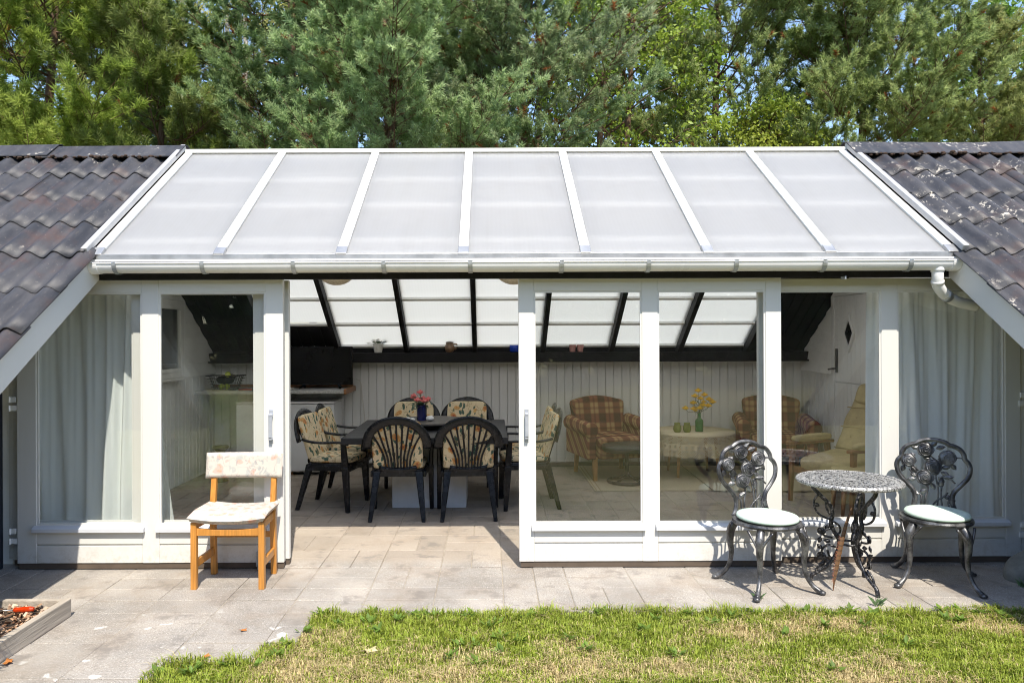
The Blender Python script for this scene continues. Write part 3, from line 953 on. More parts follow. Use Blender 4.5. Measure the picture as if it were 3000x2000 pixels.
# corrugated sheets
WV = .177
def sheet(x0, nw, yl, yu, mat, parent, phase=0.0, tilt=.0):
    t = .007; amp = .026; res = 8
    xs_ = np.linspace(x0, x0 + nw * WV, nw * res + 1)
    prof = amp * np.cos(2 * math.pi * (xs_ - phase) / WV)
    rows = 5; vs = []; fs = []
    rj = random.gauss(0, .002)
    for side in (0, 1):
        for r_ in range(rows):
            f = r_ / (rows - 1); y = yl + (yu - yl) * f
            lift = .033 + .011 * (1 - f) + rj - side * t
            for i, xx in enumerate(xs_):
                p = Vector((xx, y, zf(y))) + nrm_f * (prof[i] + lift)
                vs.append((xx, p.y + (random.gauss(0, .003) if r_ == 0 and side == 0 else 0), p.z))
    w = len(xs_); o = rows * w
    for r_ in range(rows - 1):
        for i in range(w - 1):
            a = r_ * w + i
            fs.append((a, a + 1, a + w + 1, a + w)); fs.append((o + a, o + a + w, o + a + w + 1, o + a + 1))
    for i in range(w - 1):
        fs.append((i, o + i, o + i + 1, i + 1))
    for r_ in range(rows - 1):
        a = r_ * w; fs.append((a, a + w, o + a + w, o + a)); a += w - 1; fs.append((a, o + a, o + a + w, a + w))
    m = MB(); m.add(vs, fs)
    ob = hp(m, 'roof_sheet', mat, parent, smooth=True)
    # fixing screws on the crests
    s = MB()
    for i in range(int(x0 / WV) - 1, int((x0 + nw * WV) / WV) + 2):
        xc = i * WV + phase
        if (i % 3) == (1 if tilt else 0) and x0 + .03 < xc < x0 + nw * WV - .03:
            y = yl + .13; p = Vector((xc, y, zf(y))) + nrm_f * (amp + .046)
            s.tube([p - nrm_f * .004, p + nrm_f * .005], .010, 8); s.tube([p + nrm_f * .005, p + nrm_f * .014], .005, 6)
    return ob, s
for side in (-1, 1):
    mat = M['tile_l'] if side < 0 else M['tile_r']
    xe = GX0 - .045 if side < 0 else GX1 + .045
    xo = xe + side * 3.3
    xa, xb = sorted((xe, xo))
    base = MB().hexa([(xa + (0 if side < 0 else .03), 2.9, zf(2.9) - .02), (xb - (.03 if side < 0 else 0), 2.9, zf(2.9) - .02), (xb - (.03 if side < 0 else 0), RY, zf(RY) - .02), (xa + (0 if side < 0 else .03), RY, zf(RY) - .02),
                      (xa + (0 if side < 0 else .03), 2.9, zf(2.9) + .0), (xb - (.03 if side < 0 else 0), 2.9, zf(2.9) + .0), (xb - (.03 if side < 0 else 0), RY, zf(RY) + .0), (xa + (0 if side < 0 else .03), RY, zf(RY) + .0)])
    roof = hp(base, 'tiled_roof', M['black_wood'])
    bk = MB().hexa([(xa, RY, zb(RY) - .02), (xb, RY, zb(RY) - .02), (xb, 9.8, zb(9.8) - .02), (xa, 9.8, zb(9.8) - .02), (xa, RY, zb(RY)), (xb, RY, zb(RY)), (xb, 9.8, zb(9.8)), (xa, 9.8, zb(9.8))])
    hp(bk, 'back_slope', mat, roof)
    scr = MB()
    for c in range(9):
        yl = 6.205 - c * .386
        yu = yl + .47 if c else RY - .02
        nw_first = 4 if c % 2 else 6
        xe0 = xe
        xe_ = xe - side * .05 if yl < 4.9 else xe
        if side < 0:
            off = xe_
            spans = []
            nw = 5 if c % 2 else 6
            while off > xe - (2.9 if c < 3 else 1.4):
                spans.append((off - nw * WV, nw)); off -= nw * WV; nw = 6
        else:
            off = xe_; spans = []; nw = 6 if c % 2 else 5
            while off < xe + (2.9 if c < 3 else 1.4):
                spans.append((off, nw)); off += nw * WV; nw = 6
        for x0, nw in spans:
            _, s = sheet(x0, nw, yl, yu, mat, roof, phase=xe + (.05 if side > 0 else -.02), tilt=c % 2)
            scr.add(s.v, s.f)
    hp(scr, 'roof_screws', M['grey_dark'], roof)
    # angular ridge caps, each overlapping the next
    L = 1.12
    for k in range(4):
        a = xe + side * (k * L - .02); b = xe + side * ((k + 1) * L + .06)
        x0, x1 = sorted((a, b)); up = .072 + .010 * (k % 2) + random.gauss(0, .004); dip = random.gauss(0, .010)
        prof = [(-.235, -.148), (-.05, -.014), (0, 0), (.05, -.014), (.235, -.148)]
        m = MB(); vs = []
        for xx, dz in ((x0, dip), (x1, -dip)):
            for t in (0, -.009):
                for (py, pz) in prof: vs.append((xx, RY + py, RZ + up + pz + t + dz))
        fs = []
        for i in range(4):
            fs += [(i, i + 1, 11 + i, 10 + i), (5 + i, 15 + i, 16 + i, 6 + i), (i, 5 + i, 6 + i, i + 1), (10 + i, 11 + i, 16 + i, 15 + i)]
        fs += [(0, 10, 15, 5), (4, 9, 19, 14)]
        m.add(vs, fs)
        hp(m, 'ridge_cap', M['cap_l'] if side < 0 else M['cap_r'], roof, fix=True)
    ms = MB()
    for i in range(150):
        xx = random.uniform(xa, xb); r_ = random.uniform(.006, .018)
        ms.sq((xx, RY - .235 + random.uniform(-.012, .012), RZ - .085 + random.gauss(0, .006)), (r_ * 1.5, r_, r_ * .8), nu=6, nv=4)
    tag(hp(ms, 'moss', M['moss'], roof), kind='stuff')
    # grey flashing beside the glazed roof
    xf = GX0 - .055 if side < 0 else GX1 + .055
    m = MB(); a = Vector((xf, EY - .03, zf(EY - .03))) + nrm_f * .052; b = Vector((xf, RY + .02, zf(RY + .02))) + nrm_f * .052
    m.beam(a, b, .042, .045, up=nrm_f)
    hp(m, 'flashing', M['flash'], roof, bev=.006)

# ------------------------------------------------------------------ sliding doors
def door(x0, x1, yf, opens, z0=.045, z1=2.022, gz0=.312, gz1=1.935, handle=None, t=.045):
    m = MB(); y1 = yf + t
    # stiles
    edges = [x0] + [v for o in opens for v in o] + [x1]
    for a, b in zip(edges[0::2], edges[1::2]):
        m.box(a, b, yf, y1, z0, z1)
    for a, b in opens:
        m.box(a, b, yf + .001, y1 - .001, gz1, z1 - .0005)
        m.box(a, b, yf + .001, y1 - .001, .178, gz0)
        m.box(a, b, yf + .001, y1 - .001, z0 + .0005, .168)
        m.box(a, b, yf + .012, y1 - .004, .168, .178)
    d = hp(m, 'sliding_door', M['white'], bev=.0035)
    for a, b in opens:
        hp(MB().box(a - .004, b + .004, yf + .020, yf + .026, gz0 - .004, gz1 + .004), 'glass_pane', M['glass'], d)
        bd = MB()
        for q in ((a, a + .012, gz0 + .012, gz1), (b - .012, b, gz0 + .012, gz1)):
            bd.box(q[0], q[1], yf + .006, yf + .0195, q[2], q[3])
        bd.box(a + .0122, b - .0122, yf + .0065, yf + .0195, gz1 - .012, gz1 - .0005)
        bd.box(a, b, yf + .006, yf + .0195, gz0 - .002, gz0 + .0115)
        hp(bd, 'glazing_bead', M['white'], d)
        s = MB().hexa([(a - .02, yf - .032, gz0 - .046), (b + .02, yf - .032, gz0 - .046), (b + .02, yf + .003, gz0 - .046), (a - .02, yf + .003, gz0 - .046),
                       (a - .02, yf - .032, gz0 - .020), (b + .02, yf - .032, gz0 - .020), (b + .02, yf + .003, gz0 - .002), (a - .02, yf + .003, gz0 - .002)])
        hp(s, 'sill', M['sill'], d, bev=.002)
    hp(MB().box(x0 + .01, x1 - .002, yf + .008, y1 - .006, .006, z0 - .001), 'bottom_runner', M['runner'], d)
    if handle is not None:
        h = MB()
        h.box(handle - .014, handle + .014, yf - .006, yf + .001, 1.075, 1.115)
        h.box(handle - .012, handle + .012, yf - .036, yf - .024, .915, 1.075)
        h.box(handle - .012, handle + .012, yf - .036, yf - .004, 1.065, 1.085)
        h.box(handle - .012, handle + .012, yf - .036, yf + .001, .905, .925)
        h.box(handle - .014, handle + .014, yf - .005, yf + .001, .88, .906)
        hp(h, 'handle', M['handle'], d, bev=.003)
    return d
door(-3.303, -1.439, YD, [(-3.167, -2.427), (-2.308, -1.563)], handle=-1.522)
door(-3.39, -1.422, YB, [(-3.27, -2.529), (-2.41, -1.664)])
md = door(.208, 2.045, YD, [(.315, 1.071), (1.181, 1.936)], handle=.262)
door(1.917, 3.777, YB, [(2.04, 2.788), (2.902, 3.668)])
hp(MB().box(.868, 1.072, YD + .005, YD + .03, 2.0225, 2.044), 'stop_block', M['soffit'], md)
hp(MB().box(XL - .0, -3.30, 5.345, 5.39, .05, 2.03), 'door_jamb', M['white'], bev=.003)
hp(MB().box(3.785, XR + .02, 5.345, 5.39, .05, 2.03), 'door_jamb', M['white'], bev=.003)
for xx, s in ((-3.335, -1), (3.79, 1)):
    for z in (1.13, 1.19, .20, .27):
        h = MB(); w = .03 if z in (1.13, .20) else .02
        h.box(xx - w, xx + w, YD + .002 if s < 0 else YB - .012, YD + .012 if s < 0 else YB - .002, z - .018, z + .018)
        h.tube([(xx + s * .02, YD + .0 if s < 0 else YB - .014, z - .02), (xx + s * .02, YD if s < 0 else YB - .014, z + .02)], .007, 8)
        hp(h, 'hinge', M['white_old'])

hp(MB().box(-1.63, -1.59, YD - .012, YD - .001, .02, .12).tube([(-1.61, YD - .02, .005), (-1.61, YD - .02, .13)], .009, 8), 'door_bolt', M['galv'])
# ------------------------------------------------------------------ window in the left gable, stable door in the right one
wy0, wy1, wz0, wz1 = 7.35, 8.24, 1.19, 2.02
wd = MB()
for (a, b, c, d) in ((wy0, wy0 + .06, wz0, wz1), (wy1 - .06, wy1, wz0, wz1), (wy0 + .06, wy1 - .06, wz0, wz0 + .06), (wy0 + .06, wy1 - .06, wz1 - .06, wz1)):
    wd.box(XL + .036, XL + .075, a, b, c, d)
win = hp(wd, 'window', M['white'], bev=.004)
cs = MB()
for (a, b, c, d) in ((wy0 + .06, wy0 + .10, wz0 + .06, wz1 - .06), (wy1 - .10, wy1 - .06, wz0 + .06, wz1 - .06), (wy0 + .10, wy1 - .10, wz0 + .06, wz0 + .10), (wy0 + .10, wy1 - .10, wz1 - .10, wz1 - .06)):
    cs.box(XL + .045, XL + .085, a, b, c, d)
hp(cs, 'casement', M['white'], win, bev=.003)
hp(MB().box(XL + .055, XL + .061, wy0 + .10, wy1 - .10, wz0 + .10, wz1 - .10), 'pane', M['glass'], win)
hp(MB().box(XL + .037, XL + .044, wy0 + .06, wy1 - .06, wz0 + .06, wz1 - .06), 'dark_room_sheet', M['grey_dark'], win)  # dark sheet behind the pane; the unlit room beyond is put into its colour
hp(MB().box(XL + .036, XL + .10, wy0 - .02, wy1 + .02, wz0 - .03, wz0 - .002), 'window_sill', M['white'], win, bev=.003)

dy0, dy1 = 7.66, 8.32
sd = hp(MB().box(XR - .05, XR - .037, dy0, dy1, .02, 2.04), 'stable_door', M['door_white'])
nb = 7; w = (dy1 - dy0) / nb
for part_z in ((.02, 1.10), (1.11, 2.04)):
    for i in range(nb):
        hp(MB().box(XR - .066, XR - .051, dy0 + i * w + .002, dy0 + (i + 1) * w - .002, *part_z), 'door_plank', M['door_white'], sd, bev=.003)
fr = MB()
fr.box(XR - .078, XR - .037, dy1 + .001, dy1 + .07, 0, 2.10); fr.box(XR - .078, XR - .037, dy0 - .07, dy0 - .001, 0, 2.10); fr.box(XR - .078, XR - .037, dy0, dy1, 2.045, 2.10)
hp(fr, 'door_frame', M['door_white'], sd, bev=.003)
cy, cz = 7.98, 1.64
dia = [(0, .21), (.13, 0), (0, -.21), (-.13, 0)]; din = [(a * .70, b * .70) for a, b in dia]
m = MB()
vs = [(XR - .067, cy + a, cz + b) for a, b in dia] + [(XR - .085, cy + a, cz + b) for a, b in dia] + [(XR - .085, cy + a, cz + b) for a, b in din] + [(XR - .067, cy + a, cz + b) for a, b in din]
fs = []
for i in range(4):
    j = (i + 1) % 4
    fs += [(i, j, 4 + j, 4 + i), (4 + i, 4 + j, 8 + j, 8 + i), (8 + i, 8 + j, 12 + j, 12 + i)]
m.add(vs, fs); hp(m, 'diamond_frame', M['door_white'], sd, fix=True)
hp(MB().prism(din, lambda a, b, d: (XR - d, cy + a, cz + b), .068, .074), 'diamond_pane', M['tv'], sd, fix=True)
m = MB(); m.box(XR - .080, XR - .067, dy1 - .075, dy1 - .035, 1.21, 1.47)
m.tube([(XR - .08, dy1 - .055, 1.25), (XR - .12, dy1 - .055, 1.25), (XR - .125, dy1 + .03, 1.24)], .011, 8)
hp(m, 'lock_handle', M['grey_dark'], sd, bev=.004)
# ------------------------------------------------------------------ curtains
def curtain(x0, x1, y, z0, z1, folds, seed, label, flare=0.0, top_in=0.0):
    rr = random.Random(seed)
    ph = [rr.uniform(0, 6.28) for _ in range(6)]; fr = [folds * rr.uniform(.8, 1.25) for _ in range(3)]
    def fn(u, v):
        s = u + .02 * math.sin(5 * u + 2.2 * v + ph[3]) * v + .035 * math.sin(2 * math.pi * u * 1.3 + ph[4]) * (1 - .5 * v)
        x = x0 + (x1 - x0) * s + flare * v ** 2.2 * u
        a = (.016 + .030 * v) * (.55 + .6 * (.5 + .5 * math.sin(2 * math.pi * u * 1.1 + ph[5])))
        q = s + .03 * math.sin(3.1 * v + 7 * s)
        w = math.sin(2 * math.pi * fr[0] * q + ph[0]) + .5 * math.sin(2 * math.pi * fr[1] * 1.9 * q + ph[1] - .8 * v) * (1 - .6 * v) + .2 * math.sin(2 * math.pi * fr[2] * 4.3 * s + ph[2]) * (1 - v)
        w = math.copysign(abs(w) ** .75, w)
        return (x - cx, y + a * w - cy, z1 + (z0 - z1) * v)
    cx, cy = (x0 + x1) / 2, y
    o = MB().grid(fn, 170, 26).build('curtain', M['curtain'], smooth=True)
    o.location = (cx, cy, 0)
    return tag(o, label, 'curtain', 'curtains behind the doors')
curtain(-3.38, -2.45, 5.56, .03, 2.02, 5.5, 1, 'full length pale curtain in the far left door pane')
curtain(-2.50, -2.44, 5.56, .03, 2.0, 1.5, 5, 'narrow curtain edge flaring out at the foot of the pane behind the wooden chair', flare=.16)
curtain(2.83, 3.88, 5.56, .03, 2.02, 6.5, 3, 'full length pale curtain behind the shaded right metal chair')

# ------------------------------------------------------------------ plastic armchairs with floral pads
def plastic_chair():
    t = thing('plastic_armchair', '', 'chair')
    P = M['black_plastic']
    for sx in (-1, 1):
        m = MB()                                     # rear leg
        m.hexa([(sx * .235 - .018, .275, 0), (sx * .235 + .018, .275, 0), (sx * .235 + .018, .315, 0), (sx * .235 - .018, .315, 0),
                (sx * .185 - .034, .155, .43), (sx * .185 + .034, .155, .43), (sx * .185 + .034, .215, .43), (sx * .185 - .034, .215, .43)])
        m.build('leg', P, t, bev=.008)
        m = MB()                                     # front leg, rising to the armrest
        m.hexa([(sx * .268 - .018, -.235, 0), (sx * .268 + .018, -.235, 0), (sx * .268 + .018, -.195, 0), (sx * .268 - .018, -.195, 0),
                (sx * .262 - .024, -.225, .42), (sx * .262 + .024, -.225, .42), (sx * .262 + .024, -.155, .42), (sx * .262 - .024, -.155, .42)])
        m.hexa([(sx * .262 - .020, -.222, .415), (sx * .262 + .020, -.222, .415), (sx * .262 + .020, -.158, .415), (sx * .262 - .020, -.158, .415),
                (sx * .275 - .016, -.200, .64), (sx * .275 + .016, -.200, .64), (sx * .275 + .016, -.150, .64), (sx * .275 - .016, -.150, .64)])
        m.build('leg', P, t, bev=.008)
        path = bez([(sx * .278, -.225, .630), (sx * .288, -.14, .648), (sx * .290, .03, .642), (sx * .278, .15, .650), (sx * .262, .225, .665)], 5)
        MB().tube(path, .029, 10, flat=.42, up=(0, 0, 1)).build('armrest', P, t, smooth=True)
    s = MB()
    s.sq((0, -.01, .428), (.245, .225, .022), .35, .35, 28, 8)
    s.box(-.235, .235, -.225, -.205, .37, .43); s.box(-.20, .20, .19, .21, .38, .43)
    for sx in (-1, 1): s.box(sx * .235 - .012, sx * .235 + .012, -.2, .19, .375, .425)
    s.build('seat', P, t, bev=.006)
    # arched back: hoop, fan of ribs, lower rail
    lean = lambda z: .20 + (z - .43) * .29
    def hp_(x, z): return (x, lean(z), z)
    hoop = [hp_(-.266, .640), hp_(-.268, .668)] + [hp_(-.262 * math.cos(a), .685 + .205 * math.sin(a)) for a in np.linspace(.12, math.pi - .12, 21)] + [hp_(.268, .668), hp_(.266, .640)]
    m = MB(); m.tube(hoop, .041, 10, flat=.34, up=(0, -.96, .28))
    m.build('back_hoop', P, t, smooth=True)
    m = MB(); m.tube([hp_(.135 * k / 4 * 1.25, .455 - .02 * (1 - (k / 4) ** 2)) for k in range(-4, 5)], .028, 8, flat=.5, up=(0, -1, .2))
    m.build('back_rail', P, t, smooth=True)
    for k in range(-4, 5):
        f = k / 4
        top = (f * .222, .685 + .18 * math.sqrt(max(0, 1 - (f * .86) ** 2)))
        path = bez([hp_(f * .105, .455), hp_(f * .118, .56), hp_(f * .165, .68), hp_(top[0], top[1])], 5)
        MB().tube(path, .0125, 6, flat=.7).build('rib', P, t, smooth=True)
    return t
def pad(t, mat):
    m = MB()
    def back(u, v):
        return None
    c = (0, .155 + .075, .665); tilt = Matrix.Rotation(-.285, 3, 'X')
    m.sq(c, (.225, .026, .225), .28, .42, 32, 14, tilt)
    m.build('back_cushion', mat, t, smooth=True)
    m = MB(); m.sq((0, -.02, .472), (.232, .225, .030), .45, .3, 32, 10)
    m.build('seat_cushion', mat, t, smooth=True)
pc0 = plastic_chair(); pad(pc0, M['floral'][0])
pc_spots = [(-.81, 6.86, 180, 'black plastic armchair at table front, fan back to the terrace, nearer the fridge'),
            (-.195, 6.87, 183, 'black plastic armchair at table front, fan back to the terrace, nearer the tartan armchairs'),
            (-1.47, 7.22, 80, 'black plastic armchair beside the fridge, nearer of the two facing the table'),
            (-1.43, 7.82, 88, 'black plastic armchair beside the fridge, farther of the two facing the table'),
            (-.845, 8.26, 2, 'black plastic armchair behind the table, partly hidden by the pink roses'),
            (-.265, 8.27, -3, 'black plastic armchair behind the table, floral back clear of the pink roses'),
            (.345, 7.24, -86, 'black plastic armchair seen half through the middle door glass, nearer of two'),
            (.345, 7.80, -90, 'black plastic armchair seen half through the middle door glass, farther of two')]
for i, (x, y, a, lab) in enumerate(pc_spots):
    o = pc0 if i == 0 else copy_tree(pc0)
    o.location = (x, y, 0); o.rotation_euler = (0, 0, R(a))
    tag(o, lab, 'chair', 'black plastic armchairs round the dining table')
    for ch in o.children:
        if ch.name.startswith(('back_cushion', 'seat_cushion')) and i:
            ch.data = ch.data.copy(); ch.data.materials[0] = M['floral'][i % 4]

# ------------------------------------------------------------------ dining table
tb_ = thing('dining_table', 'square black dining table on a white block base', 'table', (-.57, 7.33, 0))
for k in range(4):
    y0 = -.72 + k * .36
    MB().box(-.735, .735, y0 + .001, y0 + .359, .672, .730).build('table_board', M['table_black'], tb_, bev=.004)
MB().box(-.35, .35, -.22, .28, 0, .60).build('base_block', M['block'], tb_, bev=.004)
MB().box(-.25, .25, -.2, .24, .60, .671).build('support', M['brown_wood'], tb_)
ls = thing('lazy_susan', 'round dark turntable in the middle of the dining table', 'turntable', (-.57, 7.42, .731))
MB().lathe([(.20, .0), (.20, .045)], 32).build('base', M['table_black'], ls)
MB().lathe([(.355, .046), (.362, .052), (.362, .064), (.355, .070)], 56).build('disc', M['susan'], ls, smooth=False)
zt = .731 + .0705

def petal_ball(m, c, r, seed, layers=4):
    """a bloom from overlapping cupped petals"""
    rr = random.Random(seed)
    for L in range(layers):
        k = 5 + (L % 2)
        ra = r * (1 - L * .2)
        for i in range(k):
            a = 2 * math.pi * i / k + L * .6 + rr.uniform(-.1, .1)
            d = Vector((math.cos(a), math.sin(a), 0)); op = .35 + .13 * L
            tip = d * ra * (1 - .18 * L); s = d.cross(Vector((0, 0, 1)))
            q = [Vector((0, 0, -r * .3)), tip * .75 + s * ra * .42 + Vector((0, 0, r * (op - .3))), tip + Vector((0, 0, r * (op + .12))), tip * .75 - s * ra * .42 + Vector((0, 0, r * (op - .3)))]
            mid = tip * .95 + Vector((0, 0, r * (op - .25)))
            vs = [Vector(c) + p for p in q + [mid]]
            m.add(vs, [(0, 1, 4), (1, 2, 4), (2, 3, 4), (3, 0, 4)])
    m.sq((c[0], c[1], c[2] + r * .12), (r * .5, r * .5, r * .42), nu=8, nv=6)
def leafy(m, c, d, L, w):
    c = Vector(c); d = Vector(d).normalized(); s = d.cross(Vector((0, 0, 1)))
    if s.length < .1: s = Vector((1, 0, 0))
    s.normalize(); u = s.cross(d)
    m.add([c, c + d * L * .5 + s * w + u * w * .2, c + d * L, c + d * L * .5 - s * w + u * w * .2, c + d * L * .5 - u * w * .15], [(0, 1, 4), (1, 2, 4), (2, 3, 4), (3, 0, 4)])

v = thing('flower_vase', 'dark blue vase of pink roses on the dining table', 'vase', (-.66, 7.36, zt))
MB().lathe([(.046, 0), (.049, .004), (.049, .150), (.045, .152), (.044, .10)], 10).build('vase_body', M['blue_glass'], v, smooth=False)
rs = [(-.075, .0, .235), (-.015, .02, .265), (-.09, .02, .215), (-.035, -.04, .195), (.03, -.035, .185), (.065, .01, .20), (.015, .03, .215)]
st = MB(); lf = MB()
for i, p in enumerate(rs):
    st.tube(bez([(p[0] * .2, p[1] * .2, .08), (p[0] * .6, p[1] * .6, .16), p], 4), .003, 5)
    r_ = [.038, .042, .028, .045, .045, .040, .028][i]
    b = MB(); petal_ball(b, p, r_, i); b.build('rose', M['pink'], v)
    for k in range(4):
        a = random.uniform(0, 6.28)
        leafy(lf, (p[0] * .8, p[1] * .8, p[2] - .03 - .02 * k), (math.cos(a), math.sin(a), .2), .055, .018)
for k in range(16):
    a = random.uniform(0, 6.28); leafy(lf, (.02 * math.cos(a), .02 * math.sin(a), .15), (math.cos(a), math.sin(a), .5), .06, .02)
st.build('stem', M['stem'], v); 
M['rose_leaf'] = pm('rose_leaf', (.10, .17, .07), .5, .2, 30)
lf.build('leaves', M['rose_leaf'], v)
for i, (x, y, rx, rz_, lab) in enumerate(((-.795, 7.33, .030, .017, 'white egg-shaped pebble farthest from the vase on the turntable'), (-.745, 7.28, .030, .016, 'white flattish pebble close beside the blue vase foot'), (-.575, 7.30, .040, .026, 'largest white marbled pebble, beside the blue vase on its tartan armchair side'))):
    o = MB().sq((0, 0, rz_), (rx, rx * .8, rz_), nu=18, nv=10).build('pebble', M['pebble'], smooth=True); o.location = (x, y, zt)
    tag(o, lab, 'pebble', 'white pebbles on the turntable')

# ------------------------------------------------------------------ counter, fridges, television
ct = thing('counter', 'speckled grey worktop with wooden edge carrying the television', 'counter', (-2.55, 9.0, 0))
MB().box(-.868, .868, -.31, .315, .963, 1.0).build('worktop', M['counter'], ct, bev=.004)
MB().box(.869, .898, -.315, .315, .955, 1.016).build('end_strip', M['brown_wood'], ct, bev=.003)
MB().box(-.868, .868, .28, .3145, 1.001, 1.04).build('back_strip', M['brown_wood'], ct, bev=.003)
for x in (.74, -.3):
    m = MB(); m.box(x - .014, x + .014, .295, .313, .70, .962); m.box(x - .014, x + .014, -.1, .295, .945, .962); m.build('wall_bracket', M['pvc'], ct)
def fridge(x0, x1, label, handle, mat, y0=8.80):
    t = thing('fridge', label, 'fridge', ((x0 + x1) / 2, y0, 0), 0, 'white units under the worktop')
    w = (x1 - x0) / 2
    MB().box(-w + .003, w - .003, .052, .50, .03, .835).build('cabinet', mat, t, bev=.004)
    MB().box(-w, w, -.0, .05, .05, .83).build('door', mat, t, bev=.006)
    MB().box(-w, w, -.005, .50, .838, .862).build('top', M['pvc'], t, bev=.004)
    m = MB()
    for sx in (-1, 1): m.box(sx * (w - .05) - .02, sx * (w - .05) + .02, .06, .1, 0, .03); 
    m.build('foot', M['brown_wood'], t)
    MB().box(-w + .02, w - .02, .08, .45, .0, .029).build('plinth', M['tv'], t)
    if handle:
        MB().box(-w + .035, -w + .052, -.022, -.0005, .545, .80).build('handle', M['grey_dark'], t, bev=.003)
fridge(-2.385, -1.815, 'white undercounter cabinet with a long dark bar handle', True, M['fridge'])
fridge(-2.965, -2.395, 'plain white undercounter fridge seen through the left door glass', False, M['pvc'])
# television
tv = thing('television', 'flat black television standing on the worktop', 'television', (-2.02, 9.05, 1.0005))
MB().box(-.378, .378, -.012, .03, .045, .505).build('housing', M['black_plastic'], tv, bev=.004)
MB().box(-.366, .366, -.0145, -.0125, .062, .495).build('screen', M['tv'], tv)
for sx in (-1, 1):
    m = MB(); m.beam((sx * .20, .01, .05), (sx * .245, -.09, .006), .02, .012); m.beam((sx * .20, .01, .05), (sx * .225, .10, .006), .02, .012)
    m.build('foot', M['black_plastic'], tv)
m = MB()
pts = [(-.33 + .035 * math.cos(a) * (1 + .25 * math.sin(a * .7)), -.13 + .03 * math.sin(a), .004 + .0006 * a) for a in np.linspace(0, 15, 60)]
m.tube([( -.50, -.06, .004), (-.43, -.16, .004)] + pts, .0035, 5)
o = m.build('cable_coil', M['cable'], smooth=True); o.location = (-2.02, 9.05, 1.0005)
tag(o, 'coil of white cable lying on the worktop by the television', 'cable')
o = MB().tube(bez([(0, 0, 0), (.05, .02, -.04), (.075, .03, -.25), (.10, .03, -.5), (.13, .03, -.8), (.14, .03, -.98)], 8), .0055, 6).build('power_cable', M['cable'], smooth=True)
o.location = (-1.635, 9.24, 1.10); tag(o, 'white cable hanging from the television down the grey wall', 'cable')
# wire basket with balls
bk = thing('wire_basket', 'black wire basket on the worktop seen through the left door glass', 'basket', (-3.10, 8.86, 1.0005))
m = MB()
for k in range(6):
    f = k / 5; a_, b_ = .135 + .065 * f, .10 + .04 * f; z = .005 + .165 * f
    m.tube([(a_ * (1 if abs(math.cos(w)) > .71 else math.tan(math.pi / 4) * math.copysign(1, math.cos(w)) * abs(math.cos(w)) / .71) * (math.copysign(1, math.cos(w)) if abs(math.cos(w)) > .71 else 1), b_ * math.sin(w) * 1.15, z) for w in np.linspace(0, 2 * math.pi, 24, endpoint=False)], .0025 if k < 5 else .005, 5, closed=True)
for k in range(28):
    w = 2 * math.pi * k / 28
    m.tube([(.135 * math.cos(w), .115 * math.sin(w), .005), (.20 * math.cos(w), .16 * math.sin(w), .17)], .002, 4)
m.build('wire_frame', M['wire'], bk)
m = MB(); m.sq((-.01, .0, .12), (.11, .07, .055), nu=14, nv=8); m.sq((.05, .01, .15), (.06, .05, .04), nu=10, nv=6)
o = m.build('bag', M['black_bag'], smooth=True); o.location = (-3.10, 8.86, 1.0005); tag(o, 'bundle of black cloth stuffed in the wire basket', 'bag')
for dx, dz, lab in ((-.035, .045, 'yellow tennis ball low in the wire basket, farther from the fridge'), (.03, .045, 'yellow tennis ball low in the wire basket, nearer the fridge'), (.04, .185, 'yellow tennis ball on top of the black bundle')):
    o = MB().sq((0, 0, 0), (.033, .033, .033), nu=14, nv=10).build('tennis_ball', M['tennis'], smooth=True); o.location = (-3.10 + dx, 8.80, 1.0005 + dz)
    tag(o, lab, 'ball', 'tennis balls in the basket')
rk = thing('badminton_racket', 'badminton racket with a red grip lying on the worktop', 'racket', (-2.92, 8.76, 1.010), R(-3))
MB().tube([(0, 0, 0), (.16, 0, 0)], .013, 8).build('grip', M['red_plastic'], rk, smooth=True)
MB().tube([(.16, 0, 0), (.24, 0, 0)], .004, 6).tube([(.35 + .11 * math.cos(a), .09 * math.sin(a), 0) for a in np.linspace(0, 6.28, 24, endpoint=False)], .005, 6, closed=True).build('head', M['wire'], rk, smooth=True)
# turned stand and leaning board under the counter
o = MB().lathe([(.075, 0), (.08, .012), (.05, .03), (.045, .10), (.052, .16), (.046, .26), (.048, .34), (.085, .375), (.09, .39), (.085, .40)], 18).build('plant_stand', M['wooden_stand'], smooth=True)
o.location = (-3.02, 8.45, 0); tag(o, 'olive turned pedestal on the floor beside the plain white fridge', 'stand')
# ------------------------------------------------------------------ things on the black shelf
zs = 1.4255; ys = 9.19
fp = thing('flower_pot', 'white pot of small white flowers on the black shelf', 'flower pot', (-1.355, ys, zs)); fp.scale = (1.25,) * 3
MB().lathe([(.036, 0), (.038, .004), (.050, .075), (.050, .088), (.044, .088), (.040, .07)], 20).build('pot', M['pot_white'], fp, smooth=False)
m = MB(); l2 = MB()
for i in range(34):
    a = random.uniform(0, 6.28); r_ = random.uniform(.01, .105); z = .115 + random.uniform(0, .065) - r_ * .25
    petal_ball(m, (r_ * math.cos(a), r_ * .7 * math.sin(a), z), .014, i, 2)
    leafy(l2, (r_ * .6 * math.cos(a), r_ * .5 * math.sin(a), .09), (math.cos(a), math.sin(a), .5), .06, .010)
m.build('flowers', M['flower_white'], fp); l2.build('leaves', M['stem'], fp)
jg = thing('beer_jug', 'brown stoneware jug with pewter lid on the black shelf', 'jug', (.35 - .5 - .02, ys, zs))
jg.location = ((1317 - 1432) * ys / 2200, ys, zs)
MB().lathe([(.038, 0), (.044, .006), (.062, .045), (.062, .07), (.046, .098), (.044, .112), (.047, .118), (.040, .118)], 24).build('jug_body', M['stoneware'], jg, smooth=True)
